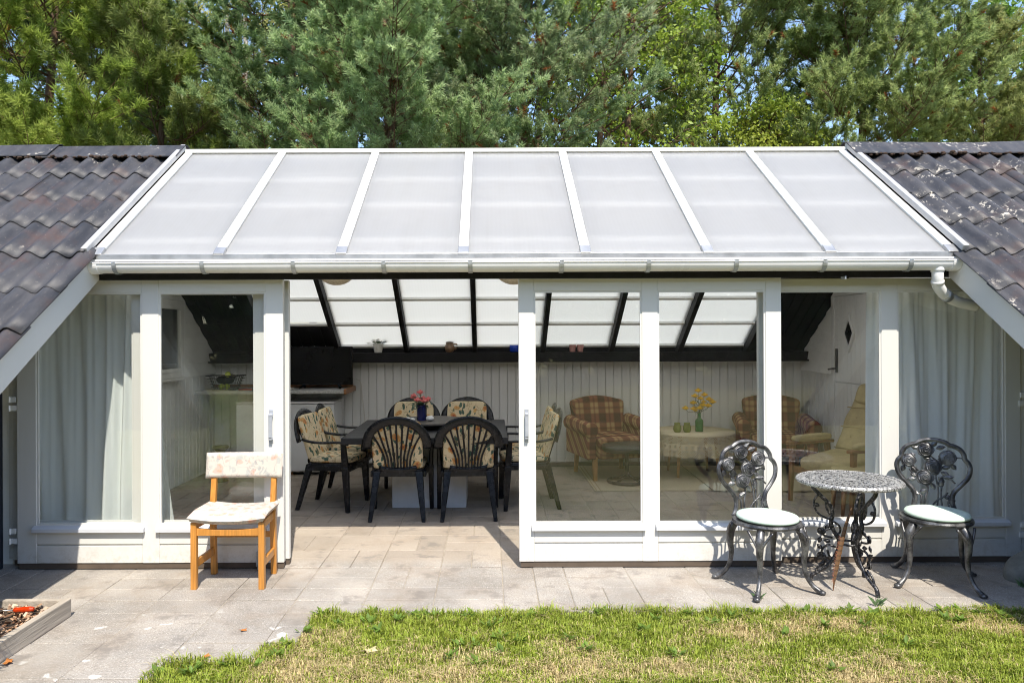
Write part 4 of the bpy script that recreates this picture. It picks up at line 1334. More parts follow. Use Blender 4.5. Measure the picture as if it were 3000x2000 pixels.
MB().tube(bez([(.045, 0, .10), (.085, 0, .10), (.092, 0, .06), (.06, 0, .03)], 6), .008, 8).build('handle', M['stoneware'], jg, smooth=True)
MB().lathe([(.049, .119), (.047, .126), (.02, .138), (.006, .142), (.008, .150), (.002, .153)], 20).tube([(.05, 0, .12), (.052, 0, .155)], .006, 6).build('lid', M['pewter'], jg, smooth=True)
o = MB().lathe([(.045, 0), (.062, .01), (.066, .085), (.063, .088), (.060, .085), (.055, .015)], 24).build('blue_bowl', M['cobalt'], smooth=True)
o.location = ((1508 - 1432) * ys / 2200, ys, zs); tag(o, 'bright cobalt blue bowl on the black shelf beside the door post', 'bowl')
for i, u in enumerate((1677, 1700)):
    o = MB().lathe([(.030, 0), (.033, .003), (.044, .088), (.041, .088), (.030, .01)], 20).build('cup', M['cup_pink'], smooth=False)
    o.location = ((u - 1432) * ys / 2200, ys, zs); tag(o, ('dusty pink tapered cup on the shelf, nearer the blue bowl', 'dusty pink tapered cup on the shelf, farther from the blue bowl')[i], 'cup', 'pink cups on the shelf')
# hanging lamps
for x, lab in ((-1.36, 'woven globe pendant lamp above the opening, nearer the television'), (.225, 'woven globe pendant lamp above the opening, by the middle door top')):
    t = thing('pendant_lamp', lab, 'lamp', (x, 6.71, 2.08), 0, 'woven pendant lamps')
    m = MB()
    m.sq((0, 0, .2), (.2, .2, .2), nu=28, nv=16)
    m.build('shade', M['paper_lamp'], t, smooth=True)
    MB().tube([(0, 0, .39), (0, 0, .92)], .004, 5).build('cord', M['wire'], t)

# ------------------------------------------------------------------ sitting corner
rg = tag(MB().box(-.66, .66, -.75, .75, .001, .011).build('rug', M['rug']), 'beige flat woven rug under the plaid armchair and black footstool', 'rug', 'beige rugs'); rg.location = (1.76, 8.58, 0)
for xx in (-.64, -.60):
    MB().box(xx - .006, xx + .006, -.75, .75, .0112, .0125).build('rug_stripe', M['rug_edge'], rg)
rg2 = tag(MB().box(-.72, .72, -.75, .75, .0125, .019).build('rug', M['rug']), 'beige flat woven rug under the lace covered table and tan recliner', 'rug', 'beige rugs'); rg2.location = (3.06, 8.50, 0); rg2.rotation_euler = (0, 0, R(-2))
MB().box(-.718, -.712, -.75, .75, .0192, .0205).build('rug_stripe', M['tv'], rg2)

def armchair(name, label, loc, rz):
    t = thing(name, label, 'armchair', loc, rz, 'plaid armchairs')
    Pm = M['plaid']
    MB().sq((0, -.02, .33), (.30, .36, .09), .25, .25, 28, 10).build('seat_base', Pm, t, smooth=True)
    MB().sq((0, -.07, .43), (.295, .34, .065), .4, .25, 30, 12).build('seat_cushion', Pm, t, smooth=True)
    # camel back
    top = [(-.335, .80), (-.33, .84), (-.22, .868), (-.11, .89), (0, .898), (.11, .89), (.22, .868), (.33, .84), (.335, .80)]
    poly = [(-.29, .30), (-.30, .5), (-.32, .65)] + top + [(.32, .65), (.30, .5), (.29, .30)]
    lean = lambda z: .27 + (z - .3) * .22
    MB().prism(poly, lambda a, b, d: (a, lean(b) + d, b), -.06, .08).build('backrest', Pm, t, bev=.03, fix=True)
    for sx in (-1, 1):
        m = MB(); x = sx * .36
        m.box(x - .055, x + .055, -.36, .34, .25, .57)
        n = 16; r_ = .085
        m.tube([(x + sx * .012, -.385, .575), (x + sx * .012, .33, .60)], r_, 18)
        m.build('arm', Pm, t, bev=.018)
    for sx in (-1, 1):
        MB().beam((sx * .31, -.31, .27), (sx * .31, -.325, 0), .055, .055, up=(0, 1, 0), w2=.04, h2=.04).build('leg', M['leg_wood'], t, bev=.004)
        MB().beam((sx * .29, .29, .27), (sx * .29, .34, 0), .05, .05, up=(0, 1, 0), w2=.038, h2=.038).build('leg', M['leg_wood'], t, bev=.004)
    return t
armchair('plaid_armchair', 'red and tan plaid armchair behind the black footstool', (1.40, 8.74, 0), R(14))
armchair('plaid_armchair', 'red and tan plaid armchair between the lace covered table and tan recliner', (3.36, 8.84, 0), R(-14))

fs_ = thing('footstool', 'black leather footstool on a swivel ring base', 'footstool', (1.51, 8.25, .0125))
MB().sq((0, 0, .385), (.27, .20, .048), .55, .6, 30, 12, Matrix.Rotation(.06, 3, 'X')).build('cushion', M['leather'], fs_, smooth=True)
m = MB(); m.tube([(0, 0, .09), (0, 0, .36)], .022, 12)
for k in range(4):
    a = R(45 + 90 * k); m.tube(bez([(0, 0, .12), (.07 * math.cos(a), .07 * math.sin(a), .06), (.2 * math.cos(a), .2 * math.sin(a), .018)], 4), .012, 8)
m.build('stem', M['leather'], fs_, smooth=True)
MB().tube([(.205 * math.cos(a), .205 * math.sin(a), .017) for a in np.linspace(0, 2 * math.pi, 40, endpoint=False)], .0165, 8, closed=True).build('base_ring', M['leather'], fs_, smooth=True)

ctb = thing('coffee_table', 'low round table with wooden legs under a crocheted cloth', 'table', (2.36, 8.70, 0))
MB().lathe([(.455, .498), (.46, .502), (.46, .518), (.455, .521)], 48).build('table_top', M['leg_wood'], ctb)
for a in (45, 135, 225, 315):
    c_, s_ = math.cos(R(a)), math.sin(R(a))
    MB().tube([(c_ * .28, s_ * .28, .499), (c_ * .33, s_ * .33, .02)], [.024, .014], 12).build('leg', M['leg_wood'], ctb, smooth=True)
# lace cloth with uv: v 0 at the rim, 1 at the hem
me = bpy.data.meshes.new('tablecloth'); nu, nv = 160, 14
vs = [(0, 0, .5235)]; uvs = [(0, 0)]
for j in range(nv + 1):
    for i in range(nu):
        a = 2 * math.pi * i / nu; f = j / nv
        wv = math.sin(a * 17 + .8 * math.sin(a * 5)) + .4 * math.sin(a * 31)
        r_ = .466 + .012 * f + .022 * f * f * wv; z = .5235 - .004 * (j > 0) - .245 * f + .006 * f * math.sin(a * 17 + 1.5)
        vs.append((r_ * math.cos(a), r_ * math.sin(a), z))
fcs = [(0, 1 + i, 1 + (i + 1) % nu) for i in range(nu)]; fuv = [[(0, 0), (0, 0), (0, 0)]] * nu
for j in range(nv):
    for i in range(nu):
        b = 1 + j * nu; b2 = b + nu; i2 = (i + 1) % nu
        fcs.append((b + i, b2 + i, b2 + i2, b + i2)); fuv.append([(i / nu, j / nv), (i / nu, (j + 1) / nv), ((i + 1) / nu, (j + 1) / nv), ((i + 1) / nu, j / nv)])
me.from_pydata(vs, [], fcs); ul = me.uv_layers.new(name='UVMap')
ul.data.foreach_set('uv', [c for f in fuv for p in f for c in p]); me.polygons.foreach_set('use_smooth', [True] * len(me.polygons)); me.materials.append(M['lace'])
o = bpy.data.objects.new('tablecloth', me); COL.objects.link(o); o.location = (2.36, 8.70, 0)
tag(o, 'cream crocheted lace cloth on the low round table', 'tablecloth')
zc = .525
for i, (x, lab) in enumerate(((2.155, 'ribbed olive glass candle cup farther from the green bottle'), (2.265, 'ribbed olive glass candle cup next to the green bottle'))):
    o = MB().lathe([(.028, 0), (.034, .004), (.047, .03), (.045, .055), (.033, .092), (.036, .108), (.033, .108), (.03, .092), (.042, .05)], 24).build('candle_glass', M['olive_glass'], smooth=True)
    o.location = (x - .02, 8.52, zc); tag(o, lab, 'candle glass', 'olive candle glasses')
bt = thing('bottle_vase', 'green glass bottle holding yellow flowers on the lace cloth', 'vase', (2.40, 8.58, zc))
MB().lathe([(.040, 0), (.046, .005), (.046, .115), (.040, .135), (.020, .150), (.018, .20), (.022, .208), (.015, .208), (.014, .15)], 24).build('bottle', M['green_glass'], bt, smooth=True)
fl = [(-.01, 0, .46), (.02, .01, .37), (-.06, .02, .32), (.04, -.02, .30), (.05, 0, .335), (.12, .02, .36), (.155, 0, .33), (.10, -.02, .29), (-.065, -.02, .255), (-.155, 0, .26), (-.035, .02, .235), (.0, -.03, .265), (.07, .03, .41), (-.05, -.01, .40)]
st = MB(); lv_ = MB()
for i, p in enumerate(fl):
    st.tube(bez([(0, 0, .1), (p[0] * .15, p[1] * .15, .22), (p[0] * .75, p[1] * .75, p[2] * .85), p], 4), .0022, 5)
    b = MB(); petal_ball(b, p, .045 if i not in (4, 10) else .034, 40 + i); b.build('flower', M['yellow'], bt)
for k in range(90):
    a = random.uniform(0, 6.28); rr_ = random.uniform(.005, .10); z = .22 + rr_ * .6 + random.uniform(0, .10)
    leafy(lv_, (rr_ * math.cos(a), rr_ * .6 * math.sin(a), z), (math.cos(a), math.sin(a), random.uniform(.1, 1)), random.uniform(.02, .04), .006)
st.build('stem', M['stem'], bt); lv_.build('leaves', M['stem'], bt)

# tan recliner with teak arms, its back to the right wall
rc = thing('recliner', 'tan button-tufted recliner with wooden arms in the right corner', 'recliner', (3.40, 7.22, 0), R(-62))
Rm = M['recliner']
MB().sq((0, -.02, .40), (.28, .30, .075), .45, .3, 28, 12, Matrix.Rotation(.10, 3, 'X')).build('seat', Rm, rc, smooth=True)
m = MB()
def rb(u, v):
    x = (u - .5) * 2; hw = .27 - .06 * max(0, v - .55) / .45
    z = .40 + .72 * v; y = .20 + .38 * v
    th = .055 * (1 - x ** 6) * (1 - abs(2 * v - 1) ** 8)
    tuft = .018 * (math.cos(v * 3 * 2 * math.pi) * .5 + .5) * (.6 + .4 * math.cos(x * 2 * math.pi))
    return (x * hw, y - th + tuft * .9, z)
m.grid(rb, 22, 36)
m.grid(lambda u, v: ((.5 - u) * 2 * (.27 - .06 * max(0, v - .55) / .45), .20 + .38 * v + .05, .40 + .72 * v), 22, 36)
m.build('backrest', Rm, rc, smooth=True)
MB().sq((0, .50, 1.02), (.20, .055, .115), .5, .4, 24, 12, Matrix.Rotation(-.45, 3, 'X')).build('headrest', Rm, rc, smooth=True)
for vz in (.30, .55):
    for ux in (-.11, .11):
        MB().sq((ux, .20 + .38 * vz - .048, .40 + .72 * vz), (.013, .010, .013), nu=10, nv=6).build('button', Rm, rc, smooth=True)
for vz in (.14, .42, .68):
    MB().tube([(-.25, .20 + .38 * vz - .048, .40 + .72 * vz), (0, .20 + .38 * vz - .050, .40 + .72 * vz), (.25, .20 + .38 * vz - .048, .40 + .72 * vz)], .006, 6).build('seam', Rm, rc, smooth=True)
for sx in (-1, 1):
    MB().beam((sx * .335, -.36, .565), (sx * .335, .28, .55), .065, .03).build('arm', M['teak'], rc, bev=.006)
    MB().sq((sx * .335, -.02, .60), (.045, .27, .035), .5, .4, 18, 10).build('arm_pad', Rm, rc, smooth=True)
    MB().beam((sx * .335, -.30, .55), (sx * .335, -.33, 0), .045, .05, up=(0, 1, 0), w2=.032, h2=.032).build('leg', M['teak'], rc, bev=.004)
    MB().beam((sx * .335, .20, .535), (sx * .335, .30, 0), .045, .05, up=(0, 1, 0), w2=.032, h2=.032).build('leg', M['teak'], rc, bev=.004)
    MB().beam((sx * .335, -.315, .30), (sx * .335, .245, .28), .03, .05).build('side_rail', M['teak'], rc, bev=.004)
MB().beam((-.33, -.29, .31), (.33, -.29, .31), .03, .06).build('front_rail', M['teak'], rc, bev=.004)
ot = thing('ottoman', 'tan upholstered ottoman with wooden legs in front of the recliner', 'ottoman', (3.33, 6.72, 0), R(-10))
MB().sq((0, 0, .37), (.24, .20, .06), .5, .35, 26, 12).build('cushion', Rm, ot, smooth=True)
MB().box(-.20, .20, -.16, .16, .27, .32).build('frame', M['teak'], ot, bev=.004)
for sx in (-1, 1):
    for sy in (-1, 1):
        MB().tube([(sx * .18, sy * .14, .30), (sx * .205, sy * .165, 0)], [.024, .014], 10).build('leg', M['teak'], ot, smooth=True)

# ------------------------------------------------------------------ oak chair on the terrace
oc = thing('wooden_chair', 'oak chair with faded floral seat in front of the left door', 'chair', (-1.685, 4.985, 0))
O = M['oak']
for sx in (-1, 1):
    MB().box(sx * .218 - .019, sx * .218 + .019, -.165, -.127, 0, .432).build('leg', O, oc, bev=.004)
    m = MB(); x = sx * .205
    m.hexa([(x - .018, .150, 0), (x + .018, .150, 0), (x + .018, .190, 0), (x - .018, .190, 0), (x - .018, .128, .44), (x + .018, .128, .44), (x + .018, .172, .44), (x - .018, .172, .44)])
    m.hexa([(x - .018, .128, .4405), (x + .018, .128, .4405), (x + .018, .172, .4405), (x - .018, .172, .4405), (x - .018, .188, .80), (x + .018, .188, .80), (x + .018, .212, .80), (x - .018, .212, .80)])
    m.build('leg', O, oc, bev=.004)
    MB().hexa([(sx * .216 - .011, -.128, .135), (sx * .216 + .011, -.128, .135), (sx * .206 + .011, .150, .135), (sx * .206 - .011, .150, .135), (sx * .216 - .011, -.128, .185), (sx * .216 + .011, -.128, .185), (sx * .206 + .011, .148, .185), (sx * .206 - .011, .148, .185)]).build('side_stretcher', O, oc, bev=.003)
    MB().hexa([(sx * .216 - .011, -.128, .385), (sx * .216 + .011, -.128, .385), (sx * .206 + .011, .132, .385), (sx * .206 - .011, .132, .385), (sx * .216 - .011, -.128, .432), (sx * .216 + .011, -.128, .432), (sx * .206 + .011, .130, .432), (sx * .206 - .011, .130, .432)]).build('side_rail', O, oc, bev=.003)
m = MB()
poly = [(-.20, .345), (.20, .345)] + [(x, .388 + .012 * (abs(x) / .2) ** 2 - .006) for x in np.linspace(.20, -.20, 9)]
m.prism(poly, lambda a, b, d: (a, d, b), -.156, -.136); m.build('front_rail', O, oc, bev=.002, fix=True)
MB().box(-.188, .188, .146, .166, .255, .295).build('back_stretcher', O, oc, bev=.003)
def seat_fn(top):
    def fn(u, v):
        x = (u - .5) * .50; y = -.195 + .385 * v
        ex = max(0, abs(x) - .235) / .015; ey = max(0, abs(v - .5) - .46) / .04
        e = math.sqrt(max(0, 1 - min(1, ex * ex + ey * ey)))
        dip = .022 * (x / .25) ** 2 - .018 * max(0, .25 - v) / .25
        x *= (1 - .03 * v)
        return (x, y, .463 + dip + (.020 * e if top else -.026 * e))
    return fn
m = MB(); m.grid(seat_fn(True), 30, 24); n0 = len(m.v); m.grid(lambda u, v: seat_fn(False)(1 - u, v), 30, 24)
m.build('seat', M['faded'], oc, smooth=True)
def back_fn(sgn):
    def fn(u, v):
        x = (u - .5) * .525; z = .655 + .172 * v
        ex = max(0, abs(x) - .245) / .0175; ez = max(0, abs(v - .5) - .43) / .07
        e = math.sqrt(max(0, 1 - min(1, ex * ex + ez * ez)))
        return (x, .165 + (z - .65) * .16 - .03 * (1 - (x / .26) ** 2) * -1 * .6 + sgn * .022 * e, z)
    return fn
m = MB(); m.grid(back_fn(-1), 30, 12); m.grid(lambda u, v: back_fn(1)(1 - u, v), 30, 12)
m.build('backrest', M['faded'], oc, smooth=True)

# ------------------------------------------------------------------ cast bistro set
Cm, Cd = M['cast'], M['cast_dark']
def rose(m, c, r, nrm, up):
    """flat cast rose: a dome with three spiral petal ridges"""
    n = Vector(nrm).normalized(); a = Vector(up).normalized(); b = n.cross(a)
    c = Vector(c)
    vs = [c + n * r * .22]; fs = []
    K = 20
    for j, (q, h) in enumerate(((.35, .22), (.62, .18), (.85, .12), (1.0, .0), (.9, -.16))):
        for k in range(K):
            w = 2 * math.pi * k / K; s = 1 + (.08 * math.sin(5 * w + j) if q > .5 else 0)
            vs.append(c + (a * math.cos(w) + b * math.sin(w)) * r * q * s + n * r * h)
    for k in range(K): fs.append((0, 1 + k, 1 + (k + 1) % K))
    for j in range(4):
        for k in range(K): fs.append((1 + j * K + k, 1 + (j + 1) * K + k, 1 + (j + 1) * K + (k + 1) % K, 1 + j * K + (k + 1) % K))
    m.add(vs, fs)
    for q, h, st_, ln in ((.93, .10, 0, 6.0), (.70, .19, 1.6, 5.6), (.48, .24, 3.4, 5.4), (.24, .27, 5.2, 5.2)):
        pts = [c + (a * math.cos(st_ + w) + b * math.sin(st_ + w)) * r * q * (1 + .10 * math.sin(w * 1.3)) + n * r * h for w in np.linspace(0, ln, 14)]
        m.tube(pts, r * .075, 5)
def castleaf(m, c, d, L, w, nrm):
    c = Vector(c); d = Vector(d).normalized(); n = Vector(nrm).normalized(); s = n.cross(d).normalized()
    prof = [(0, .12), (.25, .8), (.5, 1.0), (.75, .65), (1.0, .05)]
    vs = []; fs = []
    for f, k in prof:
        p = c + d * L * f
        vs += [p + s * w * k - n * w * .15, p + n * w * .28, p - s * w * k - n * w * .15, p - n * w * .35]
    for i in range(4):
        b = i * 4
        for k in range(4): fs.append((b + k, b + (k + 1) % 4, b + 4 + (k + 1) % 4, b + 4 + k))
    m.add(vs, fs)
def bistro_chair():
    t = thing('bistro_chair', '', 'chair')
    lean = lambda z: .165 + (z - .43) * .16
    B = lambda x, z, o=0: Vector((x, lean(z) - o, z))
    N = Vector((0, -1, .16))
    hs = [(.140, .425), (.118, .46), (.108, .515), (.122, .565), (.165, .615), (.203, .665), (.2165, .72), (.207, .758), (.186, .783), (.182, .812), (.160, .846), (.122, .866), (.103, .869), (.078, .886), (.04, .898), (0, .902)]
    path = bez([B(-x, z) for x, z in hs] + [B(x, z) for x, z in reversed(hs[:-1])], 3)
    m = MB(); m.tube(path, .0155, 10, flat=.75, up=N)
    m.tube([p + N.normalized() * .011 for p in path], .005, 6)
    m.build('back_frame', Cm, t, smooth=True)
    roses = [(-.04, .832, .050), (.088, .785, .052), (-.143, .757, .046), (.002, .720, .053), (-.046, .648, .052)]
    for x, z, r_ in roses:
        m = MB(); rose(m, B(x, z, .004), r_, N, (0, .16, 1)); m.build('rose', Cm, t, smooth=True)
    m = MB()
    stems = [[(-.05, .44), (-.045, .52), (-.03, .58), (-.046, .63)], [(.02, .44), (.03, .55), (.02, .64), (.004, .70)], [(-.075, .44), (-.07, .52), (-.085, .54)], [(-.03, .44), (.02, .50), (.06, .53), (.085, .56)],
             [(.055, .44), (.045, .52), (.05, .60)], [(-.085, .69), (-.11, .72), (-.135, .745)], [(.03, .76), (-.01, .79), (-.035, .82)], [(.05, .74), (.075, .77)], [(.05, .66), (.09, .655), (.13, .62)], [(-.14, .70), (-.11, .66), (-.085, .65)], [(-.16, .765), (-.19, .77)], [(.12, .79), (.175, .79)], [(-.04, .86), (-.04, .895)], [(.10, .44), (.085, .49), (.10, .53)]]
    for s in stems:
        MB().tube(bez([B(x, z) for x, z in s], 5), .0058, 6).build('stem', Cm, t, smooth=True)
    MB().sq(B(.047, .615), (.018, .010, .026), nu=10, nv=8).build('rosebud', Cm, t, smooth=True)
    MB().tube([B(-.13, .437), B(.13, .437)], .009, 8).build('lower_rail', Cm, t, smooth=True)
    m = MB()
    for x, z, dx, dz, L in ((-.08, .84, -1, .25, .055), (-.01, .855, .8, .8, .06), (.02, .845, 1, .25, .06), (-.10, .80, -.9, -.25, .05), (-.06, .785, 1, -.3, .06), (.03, .775, 1, -.15, .05), (-.17, .725, -.3, -1, .05), (-.12, .725, .2, -1, .05), (.05, .715, 1, .3, .06), (.045, .69, 1, -.4, .06), (-.095, .675, -.6, .8, .05), (-.10, .635, -1, -.1, .055), (-.095, .65, -1, .5, .045), (-.01, .615, .5, -1, .05), (.055, .655, .9, .1, .07), (-.085, .535, -.8, .3, .055), (-.08, .545, .8, .5, .05), (.06, .535, 1, -.3, .05), (.085, .49, 1, .5, .05), (.03, .655, .6, -.5, .05), (.11, .745, .6, -.8, .045)):
        m = MB(); castleaf(m, B(x, z), (dx, 0, dz), L, .017, N); m.build('leaf', Cm, t, smooth=False)
    # seat
    MB().lathe([(.06, .402), (.19, .402), (.212, .408), (.216, .420), (.210, .432), (.19, .434), (.06, .434)], 44).build('seat', Cm, t, smooth=False)
    for sx in (-1, 1):
        for sy in (-1, 1):
            q = lambda r_, z: Vector((sx * r_, sy * r_, z))
            leg = bez([q(.135, .400), q(.158, .345), q(.163, .27), q(.158, .19), q(.168, .11), q(.195, .05), q(.228, .016)], 4)
            m = MB(); m.tube(leg, lerpr([.024, .028, .022, .0165, .0145, .0145, .019], len(leg)), 10)
            m.sq(q(.232, .015), (.024, .024, .0155), nu=12, nv=8)
            # scrolled bracket up to the seat rim
            for k in (-1, 1):
                sd = Vector((sx * k, -sy * k, 0)).normalized()
                e = q(.150, .392) + sd * .075
                e = Vector((e.x, e.y, .398)); 
                m.tube(bez([q(.165, .26), q(.168, .31) + sd * .018, q(.162, .355) + sd * .045, e], 5), .0085, 8)
            dn = Vector((sx, sy, .25))
            rose(m, q(.170, .340), .024, dn, (0, 0, 1))
            castleaf(m, q(.170, .315), (0, 0, -1), .06, .013, dn)
            m.build('leg', Cm, t, smooth=True)
    return t
bc = bistro_chair()
bc.location = (1.79, 4.85, 0); bc.rotation_euler = (0, 0, R(14.5))
tag(bc, 'cast rose bistro chair in full sun, between wooden chair and bistro table', 'chair', 'cast rose bistro chairs')
bc2 = copy_tree(bc); bc2.location = (2.925, 4.92, 0); bc2.rotation_euler = (0, 0, R(-26))
tag(bc2, 'cast rose bistro chair half in shade in front of the right curtain', 'chair', 'cast rose bistro chairs')
for c, lab in ((bc, 'round mint cushion on the fully sunlit bistro chair'), (bc2, 'round mint cushion on the half shaded bistro chair')):
    m = MB(); m.lathe([(.0, .0), (.17, .0), (.190, .010), (.193, .020), (.186, .032), (.15, .038), (.08, .041), (.0, .042)], 48, cap=False)
    o = m.build('seat_cushion', M['mint'], smooth=True)
    o.location = (c.location.x, c.location.y - .012, .4345); o.rotation_euler = (R(1.0), R(.6), c.rotation_euler.z)
    tag(o, lab, 'cushion', 'mint seat cushions')

bt_ = thing('bistro_table', 'round cast metal bistro table between the two rose chairs', 'table', (2.333, 4.87, 0))
# pierced top: polar lattice of ribs
m = MB(); T0, T1 = .672, .684
def ring(m, r0, r1, z0, z1, n=96):
    vs = []; fs = []
    for k in range(n):
        w = 2 * math.pi * k / n; c_, s_ = math.cos(w), math.sin(w)
        vs += [(r0 * c_, r0 * s_, z0), (r1 * c_, r1 * s_, z0), (r1 * c_, r1 * s_, z1), (r0 * c_, r0 * s_, z1)]
    for k in range(n):
        a, b = 4 * k, 4 * ((k + 1) % n)
        for e in range(4): fs.append((a + e, a + (e + 1) % 4, b + (e + 1) % 4, b + e))
    m.add(vs, fs)
for r0, r1 in ((.0, .055), (.088, .104), (.150, .168), (.205, .222), (.262, .300)):
    ring(m, max(r0, .001), r1, T0, T1 + random.uniform(0, .002))
def petal(m, ra, rb_, w0, n, off, z):
    for k in range(n):
        a = 2 * math.pi * (k + off) / n
        d = Vector((math.cos(a), math.sin(a), 0)); s = Vector((-d.y, d.x, 0))
        p = [d * ra, d * (ra * .6 + rb_ * .4) + s * w0, d * rb_, d * (ra * .6 + rb_ * .4) - s * w0]
        m.add([q + Vector((0, 0, T0)) for q in p] + [q + Vector((0, 0, z)) for q in p], [(0, 3, 2, 1), (4, 5, 6, 7), (0, 1, 5, 4), (1, 2, 6, 5), (2, 3, 7, 6), (3, 0, 4, 7)])
petal(m, .050, .092, .008, 12, 0, T1); petal(m, .10, .154, .010, 20, .5, T1 + .002); petal(m, .164, .210, .009, 30, 0, T1 + .001); petal(m, .218, .268, .008, 44, .5, T1 + .002)
m.build('pierced_top', M['cast_top'], bt_)
m = MB(); n = 120; vs = []; fs = []
pf = [(.296, .688), (.304, .692), (.312, .689), (.319, .680), (.319, .670), (.312, .662), (.300, .664)]
for k in range(n):
    w = 2 * math.pi * k / n; bmp = .003 * (k % 2)
    for j, (r_, z) in enumerate(pf):
        rr_ = r_ + (bmp if 2 <= j <= 5 else 0); vs.append((rr_ * math.cos(w), rr_ * math.sin(w), z))
q = len(pf)
for k in range(n):
    for j in range(q): fs.append((k * q + j, ((k + 1) % n) * q + j, ((k + 1) % n) * q + (j + 1) % q, k * q + (j + 1) % q))
m.add(vs, fs); m.build('rim', M['cast_top'], bt_)
for ang in (160, 287, 42):
    d = Vector((math.cos(R(ang)), math.sin(R(ang)), 0)); s = Vector((-d.y, d.x, 0))
    L = lambda r_, z, o=0: d * r_ + s * o + Vector((0, 0, z))
    leg = bez([L(.225, .665), L(.215, .62), L(.165, .565), L(.115, .515), L(.098, .455), L(.108, .40), L(.092, .345), L(.062, .295), L(.062, .245), L(.085, .18), L(.130, .115), L(.185, .07), L(.222, .045), L(.236, .0)], 4)
    m = MB(); m.tube(leg, lerpr([.014, .014, .013, .012, .013, .014, .014, .016, .015, .013, .013, .012, .013, .015], len(leg)), 8)
    m.build('leg', Cd, bt_, smooth=True)
    m = MB()
    for lp in ([(.185, .575), (.21, .53), (.195, .465), (.15, .43), (.105, .42)], [(.14, .545), (.135, .49), (.115, .45)], [(.10, .41), (.06, .38), (.055, .34), (.085, .315)], [(.11, .36), (.15, .34), (.15, .31), (.10, .30)], [(.08, .24), (.13, .25), (.165, .21), (.15, .16), (.11, .14)], [(.13, .215), (.12, .18), (.10, .16)], [(.165, .13), (.19, .10), (.205, .06)]):
        m.tube(bez([L(a, b, .004) for a, b in lp], 4), .0075, 6)
    rose(m, L(.165, .335), .026, d * .4 + s, (0, 0, 1)); rose(m, L(.165, .175), .028, d * .4 + s, (0, 0, 1))
    for a, b, da, db in ((.17, .30, .3, -1), (.14, .345, -.4, .8), (.16, .22, .7, .6), (.15, .145, .5, -1), (.175, .50, .9, .3), (.11, .27, 1, .2)):
        castleaf(m, L(a, b), d * da + Vector((0, 0, db)), .045, .015, s)
    m.build('vine_scroll', Cd, bt_, smooth=True)
MB().tube([(.062 * math.cos(a), .062 * math.sin(a), .272) for a in np.linspace(0, 6.28, 28, endpoint=False)], .008, 6, closed=True).build('hub_ring', Cd, bt_, smooth=True)
# pheasant feather leaning against a table leg
ft = thing('pheasant_feather', 'long brown barred feather leaning against the bistro table', 'feather', (2.175, 4.755, .0))
m = MB(); cl = bez([(0, 0, .004), (.022, .006, .12), (.052, .012, .26), (.090, .02, .40), (.135, .03, .52)], 10)
ws = lerpr([.002, .008, .013, .015, .015, .013, .010, .003], len(cl)); vs = []
for p, w in zip(cl, ws):
    vs += [p + Vector((-w, .004, 0)), p + Vector((0, -.003, 0)), p + Vector((w, .004, 0)), p + Vector((0, .003, 0))]
fs = []
for i in range(len(cl) - 1):
    for k in range(4): fs.append((i * 4 + k, i * 4 + (k + 1) % 4, i * 4 + 4 + (k + 1) % 4, i * 4 + 4 + k))
m.add(vs, fs); m.build('vane', M['feather'], ft)
m = MB()
for i in range(4, 26):
    p = cl[i]
    for k in range(3):
        a = p + Vector((-ws[i] * .9, .002, random.uniform(-.006, .006))); m.add([a, a + Vector((-.016, -.003, .012)), a + Vector((0, 0, .003))], [(0, 1, 2)])
M['feather_fringe'] = pm('feather_fringe', (.34, .13, .07), .8, .2, 30)
m.build('fringe', M['feather_fringe'], ft)
MB().tube(cl, lerpr([.0022, .0022, .0015], len(cl)), 5).build('shaft', M['teak'], ft)

# ------------------------------------------------------------------ planter, screwdriver, rock, leaves
pl = thing('planter_box', 'weathered board planter filled with bark chips at the lower left', 'planter', (-2.525, 4.08, 0))
# corner at world (-2.55, 4.63); right board runs forward to the garden
MB().box(.045, .085, -1.2, .30, .0, .106).build('side_board', M['old_board'], pl, bev=.004)
o = MB().box(-1.3, .0445, .262, .298, .0, .104).build('back_board', M['old_board'], pl, bev=.004)
MB().box(-1.3, .044, -1.2, .26, .0, .060).build('soil', M['soil'], pl)
nC = 5200
cx = NP.uniform(-1.25, .04, nC); cy = NP.uniform(-1.15, .255, nC); cz = .062 + NP.uniform(0, .022, nC)
Ls = NP.uniform(.006, .020, nC); Ws = Ls * NP.uniform(.25, .7, nC); an = NP.uniform(0, 6.28, nC); ti = NP.normal(0, .45, nC); tj = NP.normal(0, .45, nC)
ax = np.stack([np.cos(an), np.sin(an), ti], 1) * Ls[:, None]; ay = np.stack([-np.sin(an), np.cos(an), tj], 1) * Ws[:, None]
C0 = np.stack([cx, cy, cz], 1)
V = np.stack([C0 - ax - ay, C0 + ax - ay * .6, C0 + ax * .8 + ay, C0 - ax + ay * .8], 1).reshape(-1, 3)
pal = np.array([(.30, .17, .10), (.42, .27, .18), (.52, .38, .28), (.16, .085, .05), (.36, .22, .13)])
cc = np.repeat(pal[NP.integers(0, 5, nC)] * NP.uniform(.7, 1.15, (nC, 1)), 4, 0)
tag(npmesh('bark_chips', V, 4, np.arange(nC * 4), M['chip'], pl, cc), kind='stuff')
sdv = thing('screwdriver', 'screwdriver with transparent red handle lying on bark chips', 'screwdriver', (-2.675, 4.22, .094), R(180 + 8))
MB().lathe([(.004, -.002), (.011, .0), (.015, .012), (.013, .03), (.016, .05), (.0165, .085), (.013, .104), (.004, .108)], 10).build('grip', M['handle_red'], sdv, bev=.001)
MB().lathe([(.0032, .0), (.0032, -.10), (.001, -.102)], 8).build('blade', M['steel'], sdv, smooth=True)
for ch in sdv.children: ch.rotation_euler = (0, R(-90), 0)

